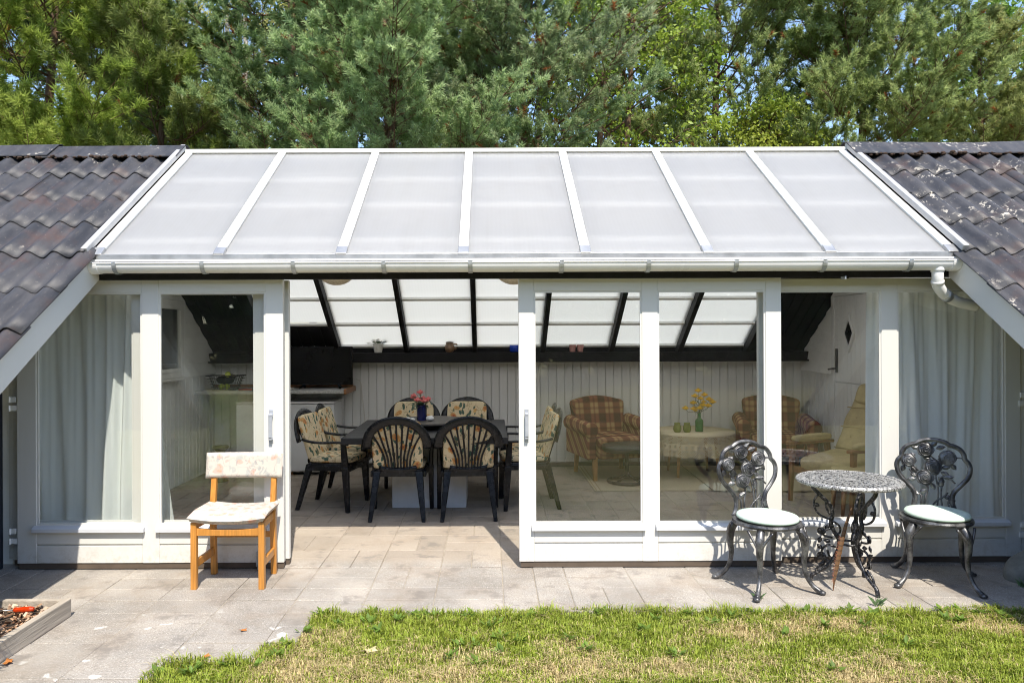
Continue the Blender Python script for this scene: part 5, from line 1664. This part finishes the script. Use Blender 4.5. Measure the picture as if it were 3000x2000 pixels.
rk_ = MB().sq((0, 0, .0), (.20, .15, .10), .8, .8, 28, 18)
rk_.v = [(x * (1 + .10 * math.sin(9 * y + 3 * z + 1)), y * (1 + .1 * math.sin(8 * x)), z * (1 + .15 * math.sin(6 * x + 2))) for x, y, z in rk_.v]
o = rk_.build('rock', M['rock'], smooth=True); o.location = (3.62, 4.98, .055); o.rotation_euler = (0, R(-12), R(20))
tag(o, 'rounded grey stone on the paving beyond the shaded bistro chair', 'rock')
def dead_leaf(x, y, s, mat, label, rz):
    m = MB(); n = 10
    pts = [(s * math.cos(a) * (1 if k % 2 else .62), s * .6 * math.sin(a) * (1 if k % 2 else .6), .006 + s * .35 * abs(math.cos(a)) * (.5 + .5 * math.sin(a * 2))) for k, a in enumerate(np.linspace(0, 6.28, n, endpoint=False))]
    m.add([(0, 0, .003)] + pts, [(0, 1 + k, 1 + (k + 1) % n) for k in range(n)])
    o = m.build('dry_leaf', mat); o.location = (x, y, .002); o.rotation_euler = (0, 0, rz)
    md_ = o.modifiers.new('s', 'SOLIDIFY'); md_.thickness = .001
    tag(o, label, 'leaf', 'fallen leaves')
dead_leaf(-1.44, 3.80, .03, M['dry_leaf'], 'curled orange leaf on the slab by the grass corner', .9)
dead_leaf(-1.36, 4.14, .025, M['dry_leaf'], 'brown star-shaped leaf on the slabs near lichen spots', .2)
dead_leaf(-2.40, 3.74, .04, M['dry_leaf'], 'orange leaf against the planter board at the picture edge', 1.9)
dead_leaf(3.40, 4.72, .04, M['dry_leaf'], 'brown leaf lying in shade near the grey stone', .4)
dead_leaf(-.62, 3.86, .05, M['dry_leaf2'], 'pale dry leaf lying on the lawn', .4)
# ------------------------------------------------------------------ grass
def vnoise(x, y, seed=0):
    """cheap smooth value noise"""
    rs_ = np.random.default_rng(seed); G = rs_.random((64, 64))
    xi = np.floor(x).astype(int); yi = np.floor(y).astype(int); fx = x - xi; fy = y - yi
    fx = fx * fx * (3 - 2 * fx); fy = fy * fy * (3 - 2 * fy)
    a = G[xi % 64, yi % 64]; b = G[(xi + 1) % 64, yi % 64]; c = G[xi % 64, (yi + 1) % 64]; d = G[(xi + 1) % 64, (yi + 1) % 64]
    return (a * (1 - fx) + b * fx) * (1 - fy) + (c * (1 - fx) + d * fx) * fy

def make_grass(N, x0, x1, y0, y1, name, label, hk=1.0):
    x = NP.uniform(x0, x1, N); y = NP.uniform(y0, y1, N)
    e = np.array([lawn_edge(v) for v in x]) + .02 * (vnoise(x * 9, y * 0 + 3, 5) - .4) + .025 * (vnoise(x * 27, y * 0, 9) - .5)
    k = y < e
    a, b = -1432 / 2200 * y - .25, 1568 / 2200 * y + .25
    k &= (x > a) & (x < b)
    x, y, e = x[k], y[k], e[k]; n = len(x)
    edge = np.exp(-((e - y) / .11)) * .9                       # lusher along the slabs
    dry = vnoise(x * 2.1 + 5, y * 3.3, 1) * .55 + vnoise(x * 6.5, y * 8, 2) * .30 + vnoise(x * 17, y * 17, 3) * .15
    bare = np.exp(-(((x + .13) / .16) ** 2 + ((y - 3.86) / .10) ** 2)) + .8 * np.exp(-(((x - 1.35) / .25) ** 2 + ((y - 4.12) / .06) ** 2))
    dry = np.clip((dry - .45) * 3.0 + .12 - edge * .9 + bare * .9, .05, 1)
    keep = NP.random(n) > bare * .75
    x, y, e, edge, dry = x[keep], y[keep], e[keep], edge[keep], dry[keep]; n = len(x)
    tuft = vnoise(x * 13 + 3, y * 15, 17)
    h = (NP.uniform(.008, .036, n) * (.35 + 1.3 * tuft ** 1.5) + edge * NP.uniform(.0, .05, n) * (.4 + tuft)) * (1 - .3 * dry) * hk
    an = NP.uniform(0, 2 * np.pi, n); w = NP.uniform(.0014, .0028, n)
    isdry = NP.random(n) < dry * .85
    bend = NP.uniform(.2, 1.5, n) + isdry * .9
    up = np.stack([np.zeros(n), np.zeros(n), np.ones(n)], 1)
    d = np.stack([np.cos(an), np.sin(an), np.zeros(n)], 1); s = np.stack([-np.sin(an), np.cos(an), np.zeros(n)], 1) * w[:, None]
    P = np.stack([x, y, np.full(n, -.03)], 1)
    m1 = P + up * (h * .6 + .02)[:, None] + d * (h * bend * .35)[:, None]
    t = P + up * (h * (1 - .25 * bend) + .02)[:, None] + d * (h * bend)[:, None]
    V = np.stack([P - s, P + s, m1 + s * .8, m1 - s * .8, t], 1).reshape(-1, 3)
    I = (np.array([[0, 1, 2, 0, 2, 3, 3, 2, 4]]) + (np.arange(n) * 5)[:, None]).ravel()
    green = np.array([.260, .345, .045]) * NP.uniform(.6, 1.35, (n, 1)) + np.array([.09, .05, .01]) * NP.random((n, 1))
    straw = np.array([.64, .52, .27]) * NP.uniform(.6, 1.2, (n, 1))
    c = np.where(isdry[:, None], straw, green)
    o = npmesh(name, V, 3, I, M['blade'], None, np.repeat(c, 5, 0))
    return tag(o, label, 'grass', kind='stuff')
make_grass(180000, -2.7, 4.2, 3.2, 4.5, 'grass', 'short sunburnt grass along the edge of the paving')

# broad-leaved weeds in the turf
wm = MB(); wl = []
spots = [(.05, 4.05), (-.15, 3.95), (.42, 4.02), (-.7, 4.40), (-1.45, 3.66), (-1.6, 3.62), (.25, 4.36), (-.85, 4.25), (1.15, 4.38), (1.75, 4.40), (2.6, 4.28), (2.95, 4.35), (1.6, 4.08), (-.2, 3.80), (.95, 4.3), (2.1, 4.02), (.0, 4.2), (3.1, 4.12), (-1.08, 3.95), (-.45, 4.38), (.65, 4.40), (-1.30, 3.72), (2.0, 4.36), (.5, 3.9)]
rw = random.Random(5)
spots += [(rw.uniform(-1.0, 3.2), 4.42 - abs(rw.gauss(0, .06))) for _ in range(26)] + [(rw.uniform(-1.5, 3.0), rw.uniform(3.6, 4.3)) for _ in range(22)]
spots = [p for p in spots if p[1] < lawn_edge(p[0]) - .01]
for sx, sy in spots:
    for k in range(random.randint(6, 12)):
        a = random.uniform(0, 6.28); L = random.uniform(.03, .065); c = Vector((sx + random.gauss(0, .012), sy + random.gauss(0, .012), .0)); d = Vector((math.cos(a), math.sin(a), random.uniform(.25, .9)))
        leafy(wm, c, d, L, L * .2)
vcol = np.array([.17, .27, .045])
co = np.array(wm.v); n = len(co)
I = np.array([i for f in wm.f for i in f])
cc = np.repeat(vcol[None] * NP.uniform(.7, 1.3, (n // 5, 1)), 5, 0)
tag(npmesh('weeds', co, 3, I, M['leaf'], None, cc), 'broad-leaved weeds scattered through the lawn edge', 'weeds', kind='stuff')
# tufts between the slabs
for i, (x, y, lab) in enumerate(((1.655, 4.62, 'small grass tuft in the joint by the sunlit bistro chair'), (3.42, 4.82, 'small green weed in shade beside the grey stone'), (2.32, 4.50, 'thin grass tuft between slabs in front of the bistro table'))):
    m = MB()
    for k in range(22):
        a = random.uniform(0, 6.28); h = random.uniform(.02, .06); p = Vector((random.gauss(0, .008), random.gauss(0, .008), -.005)); d = Vector((math.cos(a), math.sin(a), 0)); s = Vector((-d.y, d.x, 0)) * .0016
        m.add([p - s, p + s, p + Vector((0, 0, h * .7)) + d * h * .3, p + Vector((0, 0, h)) + d * h * .8], [(0, 1, 2), (2, 1, 3)])
    o = m.build('grass_tuft', M['rose_leaf']); o.location = (x, y, 0); tag(o, lab, 'grass', 'tufts in the paving')

# ------------------------------------------------------------------ trees
def frames(dirs, roll):
    d = dirs / np.linalg.norm(dirs, axis=1, keepdims=True)
    ref = np.where(np.abs(d[:, 2:3]) < .9, np.array([[0, 0, 1.0]]), np.array([[1.0, 0, 0]]))
    a = np.cross(d, ref); a /= np.linalg.norm(a, axis=1, keepdims=True); b = np.cross(d, a)
    c, s = np.cos(roll)[:, None], np.sin(roll)[:, None]
    return np.stack([a * c + b * s, b * c - a * s, d], 2)        # columns = local x, y, z axes

def shoot_template(nn, L, nl, w, seed, spread=1.12):
    """one pine shoot along +z: nn needles, each a thin triangle; plus a stem"""
    r = np.random.default_rng(seed); vs = []
    for i in range(nn):
        f = (i + .5) / nn; z = L * (.08 + .92 * f); a = i * 2.399 + r.uniform(-.2, .2)
        op = spread * (1.12 - .70 * f ** 3) * r.uniform(.8, 1.2)
        d = np.array([math.cos(a) * math.sin(op), math.sin(a) * math.sin(op), math.cos(op)]); l = nl * r.uniform(.75, 1.1) * (.8 + .2 * f)
        s = np.cross(d, [0, 0, 1.0]); s = s / (np.linalg.norm(s) + 1e-6) * w
        s = s * math.cos(a * 3) + np.cross(d, s) * math.sin(a * 3)
        b = np.array([0, 0, z])
        vs += [b - s, b + s, b + d * l]
    return np.array(vs)

def batch(tmpl, pos, dirs, scale):
    n = len(pos); F = frames(dirs, NP.uniform(0, 6.28, n))
    V = np.einsum('nij,kj->nki', F, tmpl) * scale[:, None, None] + pos[:, None, :]
    return V.reshape(-1, 3)

def pine(name, label, loc, H, z0, z1, rmax, n_branch, col, col2, nl=.07, L=.16, nn=28, w=.0085, up=.35, dens=1.0, seed=0, dead=.02, zsel=(4.0, 9.6), trunk_r=.11, tips=.5):
    r = np.random.default_rng(seed)
    t = thing(name, label, 'tree', loc, 0, 'trees behind the house')
    tw = MB()
    lean = r.normal(0, .02, 2)
    tp = [(lean[0] * z + .05 * math.sin(z * .9 + seed), lean[1] * z + .05 * math.cos(z * .7), z) for z in np.linspace(-.05, H, 14)]
    tw.tube(tp, lerpr([trunk_r, trunk_r * .8, trunk_r * .5, .02], 14), 8)
    P = []; D = []; S = []; K = []
    zsel = (1.62 + .249 * (loc[1] - 1.5) - .35, 1.62 + .448 * (loc[1] + .5) + .35)      # densest where it shows above the ridge
    full = lambda z: zsel[0] < z < zsel[1] or r.random() < (.09 if z > 3.2 else .03)
    for b in range(n_branch):
        z = z0 + (z1 - z0) * ((b + r.uniform(0, 1)) / n_branch)
        f = (z - z0) / (z1 - z0)
        prof = rmax * (min(1, .6 + f * 1.4) if f < .3 else max(.14, 1 - ((f - .3) / .7) ** 1.5 * .86))
        az = b * 2.399 + r.uniform(-.5, .5) if r.random() < .68 else r.uniform(-2.6, -.5)
        ln = prof * r.uniform(.55, 1.15)
        back = math.sin(az) > .35
        d = np.array([math.cos(az), math.sin(az), up * r.uniform(-.3, 1.0)]); tipup = r.uniform(.15, .55) * ln * .5
        c0 = np.array([lean[0] * z, lean[1] * z, z])
        pt = lambda q: c0 + d * ln * q + np.array([0, 0, tipup * q * q - .10 * ln * math.sin(q * 3.1)])
        if z < 3.0 and (b % 2): continue
        tw.tube([tuple(pt(k / 6)) for k in range(7)], lerpr([.014 * prof / rmax + .010, .011, .004], 7), 5)
        tone = r.random()
        # side sprays along the outer part of the limb, longest in the middle, plus the leading tip
        nsp = max(5, int((4 + ln * 7.0) * dens * (.45 if back else 1)))
        for j in range(nsp + 1):
            q = 1.0 if j == nsp else .28 + .70 * (j + r.uniform(0, 1)) / nsp
            base = pt(q)
            side = (1 if j % 2 else -1)
            yaw = az + (0 if j == nsp else side * r.uniform(.35, 1.15))
            td = np.array([math.cos(yaw), math.sin(yaw), r.uniform(.05, .75) + up * .4]); td /= np.linalg.norm(td)
            tl = (r.uniform(.30, .75)) * (1.2 - .55 * q) * min(1.25, .55 + ln * .35)
            if zsel[0] < base[2] < zsel[1]:
                tw.tube([tuple(base), tuple(base + td * tl * .5 + [0, 0, -.015]), tuple(base + td * tl)], [.007, .005, .003], 3)
            # a whorl of shoots at the end, pairs of shorter ones further back
            tip = base + td * tl
            if full(tip[2]):
                for s_ in range(6):
                    fan = r.normal(0, .62, 3); fan[2] = fan[2] * .5 + .25 * tips
                    P.append(tip + r.normal(0, .006, 3)); D.append(td + (fan if s_ else np.array([0, 0, tips * .5]))); S.append(r.uniform(.75, 1.1) if s_ else r.uniform(1.0, 1.3)); K.append(tone)
            for s_ in range(max(2, int(tl * 13))):
                p = base + td * tl * r.uniform(.2, .95)
                fan = r.normal(0, .8, 3); fan[2] = fan[2] * .5 + .35 * tips
                if full(p[2]):
                    P.append(p); D.append(td * .7 + fan); S.append(r.uniform(.55, .95)); K.append(tone * .8)
    tw.build('trunk', M['bark_wood'], t, smooth=True)
    P = np.array(P); D = np.array(D); S = np.array(S); K = np.array(K); n = len(P)
    var = r.integers(0, 3, n); out = []; cols = []
    base_c = np.array(col); alt = np.array(col2)
    for v_ in range(3):
        k = var == v_
        T = shoot_template(nn, L, nl, w, seed * 3 + v_)
        out.append(batch(T, P[k], D[k], S[k]))
        m = k.sum()
        mixf = np.clip(K[k][:, None] * .6 + r.random((m, 1)) * .5 - .05, 0, 1)
        c = (base_c * (1 - mixf) + alt * mixf) * r.uniform(.8, 1.2, (m, 1))
        dd = r.random(m) < dead
        c[dd] = np.array([.30, .115, .04])
        cc = np.repeat(c[:, None, :], nn * 3, 1) * r.uniform(.75, 1.25, (m, nn, 1)).repeat(3, 1)
        cc[:, 0::3] *= .85; cc[:, 1::3] *= .85; cc[:, 2::3] *= 1.15
        cols.append(cc.reshape(-1, 3))
    V = np.concatenate(out); C = np.concatenate(cols)
    npmesh('crown', V, 3, np.arange(len(V)), M['needle'], t, np.clip(C, 0, 1))
    return len(V) // 3

def broadleaf(name, label, loc, H, z0, z1, rx, n_clump, per, size, col, col2, seed, bark, clump_r=.32, shape=1.0, zsel=(3.8, 9.8), trunks=((0, 0),)):
    r = np.random.default_rng(seed)
    t = thing(name, label, 'tree', loc, 0, 'trees behind the house')
    tw = MB()
    for tx, ty in trunks:
        tw.tube([(tx + .06 * math.sin(z), ty + .05 * math.cos(1.3 * z), z) for z in np.linspace(-.05, H, 10)], lerpr([.11, .08, .05, .015], 10), 8)
    P = []; 
    for c_ in range(n_clump):
        a = r.uniform(0, 6.28); f = r.random(); z = z0 + (z1 - z0) * f
        rr_ = rx * (1 - abs(2 * f - .8) ** 2.4 * .55) * math.sqrt(r.uniform(.12, 1))
        c0 = np.array([rr_ * math.cos(a), rr_ * math.sin(a), z])
        tx, ty = trunks[r.integers(0, len(trunks))]
        if r.random() < .45 and z > 2.5:
            tw.tube([(tx * .9, ty * .9, z - rr_ * .55), tuple(c0 * .55 + np.array([tx * .4, ty * .4, z * .45 - rr_ * .12])), tuple(c0)], [.022, .012, .004], 4)
        cr = clump_r * r.uniform(.6, 1.4)
        q = r.normal(0, 1, (per, 3)); q /= np.linalg.norm(q, axis=1, keepdims=True); q *= (r.uniform(.15, 1, (per, 1)) ** .5) * cr
        q[:, 2] *= .65 * shape
        P.append(c0 + q)
    tw.build('trunk', bark, t, smooth=True)
    P = np.concatenate(P); P = P[(P[:, 2] > zsel[0]) & (P[:, 2] < zsel[1])]; n = len(P)
    d = r.normal(0, 1, (n, 3)); d[:, 2] -= .3; d /= np.linalg.norm(d, axis=1, keepdims=True)
    F = frames(d, r.uniform(0, 6.28, n)); s = size * r.uniform(.65, 1.25, n)
    T = np.array([[0, 0, 0], [.34, .12, .45], [0, 0, 1.0], [-.34, .12, .45]])
    V = (np.einsum('nij,kj->nki', F, T) * s[:, None, None] + P[:, None, :]).reshape(-1, 3)
    I = (np.array([[0, 1, 2, 0, 2, 3]]) + (np.arange(n) * 4)[:, None]).ravel()
    mixf = np.clip(vnoise(P[:, 0] * 1.5 + 30, P[:, 2] * 1.5 + 9, seed)[:, None] * .8 + r.random((n, 1)) * .4 - .1, 0, 1)
    c = (np.array(col) * (1 - mixf) + np.array(col2) * mixf) * r.uniform(.75, 1.25, (n, 1))
    npmesh('crown', V, 3, I, M['leaf'], t, np.repeat(np.clip(c, 0, 1), 4, 0))
    return len(I) // 3

tri = 0
GA, GB = (.230, .325, .050), (.450, .530, .130)          # yellow-green, long needles
BA, BB = (.265, .385, .155), (.570, .690, .370)          # blue-green
OA, OB = (.245, .325, .105), (.460, .530, .225)          # olive pine
DA, DB = (.150, .240, .080), (.380, .490, .230)
tri += pine('pine_tree', 'yellowish green long-needled pine behind the left roof end', (-7.3, 12.4, 0), 11, 2.5, 10.5, 2.9, 80, GA, GB, nl=.115, L=.18, nn=28, w=.0095, up=.6, seed=1, dead=.02, dens=1.15)
tri += pine('pine_tree', 'young upright green pine in front of the birches', (-5.2, 12.0, 0), 6.7, 2.2, 6.4, 1.5, 50, GA, (.34, .38, .15), nl=.105, L=.22, nn=30, w=.0078, up=1.2, seed=2, dead=.01, tips=1.2, dens=1.2)
tri += pine('pine_tree', 'dark blue-green pine between the birches and the central pine', (-3.75, 13.6, 0), 12, 2.5, 11, 2.6, 82, DA, DB, nl=.08, up=.2, seed=3, dead=.02, dens=1.15)
tri += pine('pine_tree', 'pale blue-green pine with thick shoots in the centre behind the ridge', (-1.5, 11.7, 0), 10.5, 2.4, 9.8, 2.35, 92, BA, BB, nl=.078, L=.17, w=.0085, up=.5, seed=4, dead=.02, dens=1.2)
tri += pine('pine_tree', 'blue-green pine with rusty dead tips above the fifth roof bar', (.65, 12.2, 0), 10.5, 2.4, 9.6, 2.0, 82, BA, (.46, .50, .32), nl=.075, L=.16, w=.0085, up=.55, seed=5, dead=.025, dens=1.15)
tri += pine('pine_tree', 'loose olive-green pine with sky between its twigs above the last two bars', (4.75, 15.8, 0), 13, 3.0, 12, 2.6, 96, OA, OB, nl=.085, L=.16, w=.0100, nn=25, up=.9, seed=6, dead=.012, dens=1.22, zsel=(4.5, 10.2), tips=.9)
tri += pine('pine_tree', 'tall olive pine behind the right roof flashing', (7.6, 15.2, 0), 12.5, 3.2, 11.8, 2.7, 100, OA, OB, nl=.085, L=.16, w=.0100, nn=25, up=.9, seed=7, dead=.010, dens=1.3, zsel=(4.5, 10.2), tips=.9)
tri += pine('pine_tree', 'shorter olive pine in front of the oak at the right', (9.9, 15.0, 0), 8.0, 3.0, 7.6, 1.6, 56, OA, (.42, .43, .17), nl=.085, L=.16, w=.0100, nn=25, up=.9, seed=8, dead=.010, zsel=(4.3, 9), tips=.9)
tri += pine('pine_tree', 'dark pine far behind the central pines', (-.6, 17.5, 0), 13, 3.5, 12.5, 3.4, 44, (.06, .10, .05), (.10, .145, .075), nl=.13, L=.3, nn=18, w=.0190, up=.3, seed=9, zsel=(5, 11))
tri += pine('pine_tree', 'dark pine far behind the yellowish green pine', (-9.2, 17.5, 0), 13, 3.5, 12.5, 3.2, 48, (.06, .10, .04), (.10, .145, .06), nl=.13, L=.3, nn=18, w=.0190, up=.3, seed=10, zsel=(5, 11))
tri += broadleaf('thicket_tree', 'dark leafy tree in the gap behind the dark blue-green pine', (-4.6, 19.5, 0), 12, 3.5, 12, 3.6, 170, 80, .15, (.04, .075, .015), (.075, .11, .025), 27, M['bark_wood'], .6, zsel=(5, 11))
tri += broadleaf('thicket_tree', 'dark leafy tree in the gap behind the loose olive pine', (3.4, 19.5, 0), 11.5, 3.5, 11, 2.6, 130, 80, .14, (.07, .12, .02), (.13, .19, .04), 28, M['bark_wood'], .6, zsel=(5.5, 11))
tri += broadleaf('birch_tree', 'pale olive birch with slender trunks between the left pines', (-6.2, 16.4, 0), 12, 3.5, 11.5, 2.9, 260, 90, .075, (.29, .31, .07), (.55, .52, .21), 21, M['birch_bark'], .40, trunks=((-.5, 0), (.4, .2), (.9, -.1)), zsel=(4.8, 10.5))
tri += broadleaf('hawthorn_tree', 'bright green leafy tree beside the blue-green pines', (2.75, 14.6, 0), 9.5, 3.2, 9.6, 2.0, 200, 90, .085, (.16, .26, .034), (.37, .46, .07), 22, M['bark_wood'], .36, zsel=(4.2, 9.8), trunks=((0, 0), (-.5, .2)))
tri += broadleaf('beech_bush', 'low yellow-green foliage under the loose olive pine', (5.3, 14.3, 0), 6.0, 3.4, 6.1, 1.4, 110, 80, .07, (.18, .27, .035), (.42, .45, .07), 23, M['bark_wood'], .32, zsel=(4.2, 9))
tri += broadleaf('oak_tree', 'dark green lobed-leaf oak against the sky at the far right', (12.4, 18.6, 0), 10.5, 3.5, 9.7, 2.1, 170, 80, .13, (.11, .22, .035), (.25, .36, .06), 24, M['bark_wood'], .45, zsel=(4.8, 10.5))
tri += broadleaf('oak_tree', 'dark green oak at the frame edge under open sky', (14.2, 17.5, 0), 8.4, 3.3, 7.8, 1.7, 110, 80, .11, (.13, .23, .038), (.29, .39, .065), 25, M['bark_wood'], .42, zsel=(4.5, 10.5))
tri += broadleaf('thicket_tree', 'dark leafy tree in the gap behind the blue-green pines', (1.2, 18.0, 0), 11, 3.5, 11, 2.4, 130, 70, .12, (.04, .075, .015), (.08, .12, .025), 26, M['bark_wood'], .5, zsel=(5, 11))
print('tree tris', tri)

# shrub in the planter, just outside the picture; the left door glass mirrors it
r = np.random.default_rng(77)
sh = thing('garden_shrub', 'bushy green shrub mirrored in the left door glass', 'shrub', (-2.78, 3.30, .05))
MB().tube([(0, 0, -.02), (.05, .02, .3), (.02, 0, .7)], [.02, .015, .006], 6).build('stem', M['bark_wood'], sh)
n = 2400
a = r.uniform(0, 6.28, n); z = r.uniform(.05, 1.0, n); rr_ = .42 * np.sqrt(r.random(n)) * (1 - (z - .4) ** 2)
P = np.stack([rr_ * np.cos(a), rr_ * np.sin(a), z], 1); d = np.stack([np.cos(a), np.sin(a), r.uniform(-.2, .8, n)], 1) + r.normal(0, .3, (n, 3))
F = frames(d, r.uniform(0, 6.28, n)); s = r.uniform(.06, .12, n)
T = np.array([[0, 0, 0], [.07, .03, .5], [0, 0, 1.0], [-.07, .03, .5]])
V = (np.einsum('nij,kj->nki', F, T) * s[:, None, None] + P[:, None, :]).reshape(-1, 3)
I = (np.array([[0, 1, 2, 0, 2, 3]]) + (np.arange(n) * 4)[:, None]).ravel()
npmesh('foliage', V, 3, I, M['leaf'], sh, np.repeat(np.array([.40, .50, .20])[None] * r.uniform(.6, 1.4, (n, 1)), 4, 0))

# the wood on the far side of the garden, behind the viewer; the door glass mirrors it
n = 26000
x = r.uniform(-38, 38, n); top = 6.5 + 3 * vnoise(x * .35 + 40, x * 0, 4) + 1.2 * vnoise(x * 1.3 + 40, x * 0, 6)
z = top * r.uniform(0, 1, n) ** .85; y = -19 - r.uniform(0, 3, n) + 1.2 * np.sin(x * .8)
P = np.stack([x, y, z], 1); d = r.normal(0, 1, (n, 3)); F = frames(d, r.uniform(0, 6.28, n)); s = r.uniform(.6, 1.25, n)
T = np.array([[0, 0, 0], [.4, .1, .5], [0, 0, 1.0], [-.4, .1, .5]])
V = (np.einsum('nij,kj->nki', F, T) * s[:, None, None] + P[:, None, :]).reshape(-1, 3)
I = (np.array([[0, 1, 2, 0, 2, 3]]) + (np.arange(n) * 4)[:, None]).ravel()
wd_ = npmesh('woodland', V, 3, I, M['leaf'], None, np.repeat(np.array([.05, .085, .025])[None] * r.uniform(.6, 1.5, (n, 1)), 4, 0))
tag(wd_, 'far wood across the garden mirrored in the door glass', 'woodland', kind='stuff')
